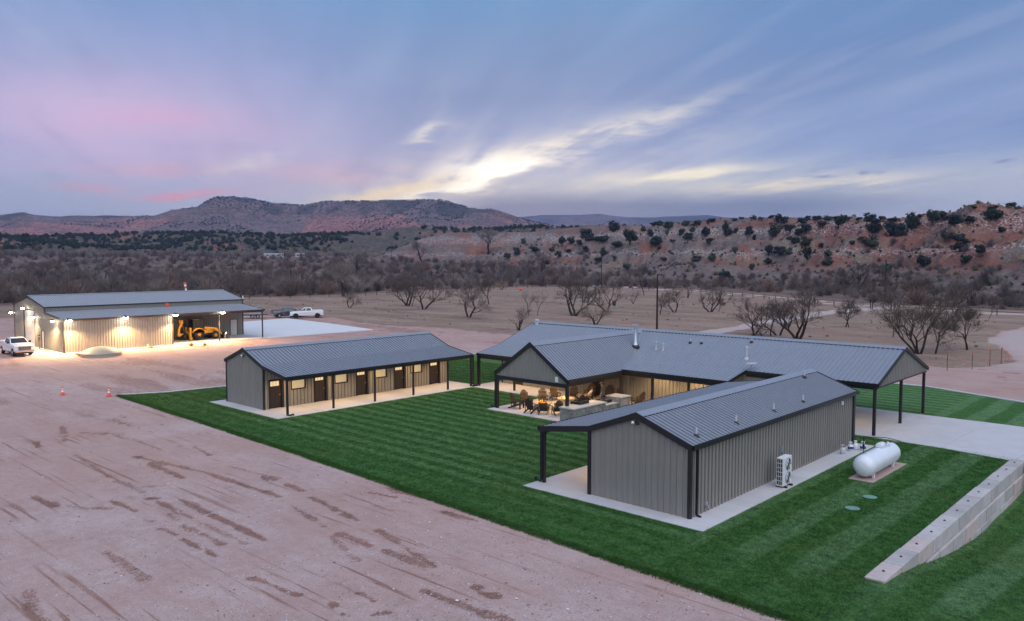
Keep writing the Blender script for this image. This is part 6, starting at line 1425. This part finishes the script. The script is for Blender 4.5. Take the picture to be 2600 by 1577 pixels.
# --- pipe fence round the field
def fence(label, pts, sp=6., rails=(1.35, .75), m='rust', name='pipe_fence', hgt=1.4):
    r = thing(name, label, 'fence', (pts[0][0], pts[0][1], 0)); px = MB().tube([(0, 0, -.5), (0, 0, hgt)], .085, 8).mesh('post', M[m]); ox, oy = pts[0]
    Z_ = lambda x, y: float(gz(np.array([x]), np.array([y]))[0])
    for (ax, ay), (bx, by) in zip(pts[:-1], pts[1:]):
        n_ = max(1, round(math.hypot(bx - ax, by - ay) / sp)); P_ = [(ax + (bx - ax) * i / n_, ay + (by - ay) * i / n_) for i in range(n_ + 1)]
        for x, y in P_[:-1]: link('post', px, r, (x - ox, y - oy, Z_(x, y)))
        for h in rails: MB().tube([(x - ox, y - oy, Z_(x, y) + h) for x, y in P_], .05, 5).build('rail', M[m], r)
    link('post', px, r, (pts[-1][0] - ox, pts[-1][1] - oy, Z_(*pts[-1])))
fence('dark pipe fence along the left side of the field', [(-206, 60), (-198.7, 111.2), (-191.4, 144.5), (-200.9, 171.8), (-201.7, 228.2)])
fence('dark pipe fence across the back of the field', [(-201.0, 230), (-146.3, 236), (-110, 214), (-85.5, 196), (-65.4, 183.4)])
fence('dark pipe fence running right from the ranch gate', [(-55.3, 180.2), (-35.7, 177.6), (-10, 168), (20, 155)])
def gate(x0, y0, x1, y1, lab):
    r = thing('ranch_gate', lab, 'gate', (x0, y0, -.05), math.atan2(y1 - y0, x1 - x0), 'pair of pipe gates'); L = math.hypot(x1 - x0, y1 - y0)
    for x in (0, L): MB().tube([(x, 0, 0), (x, 0, 1.75)], .1, 8).build('post', M['black'], r)
    for k in range(5): MB().tube([(.12, 0, .3 + k * .27), (L - .12, 0, .3 + k * .27)], .028, 6).build('rail', M['black'], r)
    t = MB(); n_ = 16
    pts = [(L / 2 + .36 * math.cos(6.2832 * i / n_), .05, .95 + .36 * math.sin(6.2832 * i / n_)) for i in range(n_ + 1)]; t.tube(pts, .045, 6); t.build('emblem_ring', M['black'], r)
gate(-64.8, 182.7, -60.6, 181.5, 'left leaf of the double ranch gate with a ring emblem'); gate(-60.2, 181.4, -55.9, 180.1, 'right leaf of the double ranch gate with a ring emblem')
# --- brush piles
def pile(x, y, L, h, lab, seed, m='brush'):
    rnd = random.Random(seed); mb = MB()
    for _ in range(260):
        a = rnd.uniform(0, 6.28); p = Vector((rnd.gauss(0, L * .28), rnd.gauss(0, 1.2), 0)); p.z = max(.1, h * (1 - (p.x / L * 1.7) ** 2) * rnd.uniform(.1, 1)); d = Vector((math.cos(a), math.sin(a), rnd.uniform(-.2, .45))) * rnd.uniform(.6, 1.8)
        mb.tube([p - d / 2, p + d / 2], [rnd.uniform(.02, .06), .015], 4, caps=False)
    o = mb.build('brush_pile', M[m], None, (x, y, float(gz(np.array([x]), np.array([y]))[0]))); o.rotation_euler = (0, 0, math.radians(-25)); tag(o, lab, 'brush pile', 'piles of cleared brush')
pile(-92.4, 225, 9, 2.2, 'dark brush pile beyond the fence left of the gate pole', 1); pile(-68, 214.5, 10, 2.4, 'large brush pile round the foot of the gate pole', 2); pile(-38.9, 210.4, 12, 2.6, 'long dark brush pile at the far right', 3)
pile(-139.9, 254.6, 6, 1.4, 'small brush pile beyond the fence above the roof', 4); pile(-155.4, 253.9, 6, 1.4, 'leftmost small brush pile beyond the fence', 5); pile(-62.5, 211.5, 7, 1.2, 'pale heap of bare logs right of the gate pole', 6, 'brush_p')
# --- small things in the field and yard
r = thing('game_feeder', 'green barrel game feeder on legs in the field', 'feeder', (-103.6, 146.2, -.05))
MB().lathe([(.01, .45), (.3, .6), (.42, .8), (.42, 1.55), (.46, 1.6), (.001, 1.72)], n=16).build('barrel', M['green'], r)
for k in range(3): MB().bar((.4 * math.cos(k * 2.1), .4 * math.sin(k * 2.1), 1.2), (.75 * math.cos(k * 2.1), .75 * math.sin(k * 2.1), 0), .05, .05).build('leg', M['galv'], r)
r = thing('marker_ball', 'orange marker ball on a short stake in the field', 'marker', (-175.6, 195.2, -.1)); MB().tube([(0, 0, 0), (0, 0, .7)], .05, 6).build('stake', M['galv'], r); MB().lathe([(.001, -.55), (.3, -.46), (.52, -.2), (.55, 0), (.52, .2), (.3, .46), (.001, .55)], (0, 0, 1.1), 16).build('ball', M['orange'], r, smooth=True)
FP = [(-21.3, 85.8, 'first flagged stake, nearest the carport'), (-19.8, 88.7, 'second flagged stake from the carport'), (-19.1, 92.7, 'third flagged stake from the carport'), (-18.7, 95.8, 'last flagged stake beside the curving track')]
for x, y, lab in FP:
    r = thing('flag_stake', lab + ' along the field edge', 'stake', (x, y, -.1), 0, 'flagged stakes along the track'); MB().tube([(0, 0, 0), (0, 0, 1.75)], .03, 6).build('stake', M['rust'], r); MB().prism([(0, 1.5), (.16, 1.55), (.14, 1.72), (0, 1.74)], (-.005, .005), 'y').build('flag', M['pink'], r)
for i, (x, y) in enumerate([(-19.3, 92.0), (-18.6, 96.4), (-18.7, 98.3), (-19.0, 100.2), (-22.5, 84.5), (-20.5, 88.3)]):
    r = thing('pin_flag', ['small pink pin flag left of the third stake', 'small pink pin flag between the third and last stakes', 'small pink pin flag behind the last stake', 'small pink pin flag farthest along the track', 'small pink pin flag left of the first stake', 'small pink pin flag between the first and second stakes'][i], 'flag', (x, y, -.08)); MB().tube([(0, 0, 0), (0, 0, .7)], .01, 4).build('wire', M['galv'], r); MB().prism([(0, .55), (.16, .56), (.16, .72), (0, .72)], (-.004, .004), 'y').build('flag', M['pink'], r)
r = thing('windsock', 'orange and white windsock rising behind the shop roof', 'windsock', (-158.3, 74.5, 0))
MB().tube([(0, 0, 0), (0, 0, 5.9)], .05, 8).build('mast', M['galv'], r)
for k in range(5): MB().lathe([(.27 - k * .03, 0), (.24 - k * .03, .42)], (.05 * k, .04 * k, 6.15 - k * .42 - .4), 12).build('sock_band', M['orange' if k % 2 == 0 else 'white'], r)
# --- far white farmhouse and outbuilding at the foot of the hills
def farhouse(x, y, w, d, h, rz, lab):
    z = float(gz(np.array([x]), np.array([y]))[0]); r = thing('farmhouse', lab, 'house', (x, y, z), rz)
    MB().box(-w / 2, -d / 2, -1, w / 2, d / 2, h).build('wall', M['conc'], r); MB().prism([(-d / 2 - .5, h), (d / 2 + .5, h), (0, h + .9)], (-w / 2 - .5, w / 2 + .5), 'x').build('roof', M['roof2'], r)
    for k in range(3): MB().box(-w * .35 + k * w * .3, -d / 2 - .06, 1., -w * .35 + k * w * .3 + 1.2, -d / 2 - .01, 2.4).build('window', M['glass'], r)
farhouse(-640, 383, 16, 6, 2.6, .8, 'long white farmhouse far off at the foot of the hills'); farhouse(-628, 402, 7, 5, 2.4, .8, 'smaller white outbuilding right of the far farmhouse')
# --- loose stones on the yard
for i, (x, y, s) in enumerate([(-18.2, 17.2, .09), (-16.9, 18.6, .07), (-20.4, 16.4, .06), (-15.2, 19.1, .08), (-22.9, 20.8, .06), (-44, 13.2, .08), (-24.6, 21.7, .09)]):
    rnd = random.Random(i); mb = MB().lathe([(.001, -.4), (.7, -.25), (1, .05), (.6, .45), (.001, .6)], n=7)
    mb.v = [(a * rnd.uniform(.8, 1.2), b_ * rnd.uniform(.7, 1.2), c * rnd.uniform(.8, 1.1)) for a, b_, c in mb.v]
    o = mb.build('stone', M['conc_new'], None, (x, y, -.03)); o.scale = (s * .7,) * 3; o['group'] = 'loose pale stones on the dirt'; tag(o, 'small loose pale stone lying on the pink dirt', 'stone')
# ---------------------------------------------------------------- evening haze over the flats
hz = D.materials.new('evening_haze'); hz.use_nodes = True; nt = hz.node_tree; nt.nodes.clear()
pv = nt.nodes.new('ShaderNodeVolumePrincipled'); mo = nt.nodes.new('ShaderNodeOutputMaterial')
pv.inputs['Color'].default_value = (.52, .62, .98, 1); pv.inputs['Density'].default_value = HAZE; pv.inputs['Anisotropy'].default_value = .2
nt.links.new(pv.outputs[0], mo.inputs['Volume'])
o = MB().box(-8600, -8600, -8, 8600, 8600, 400).build('haze', hz); tag(o, 'thin blue evening haze over the flats', kind='stuff')
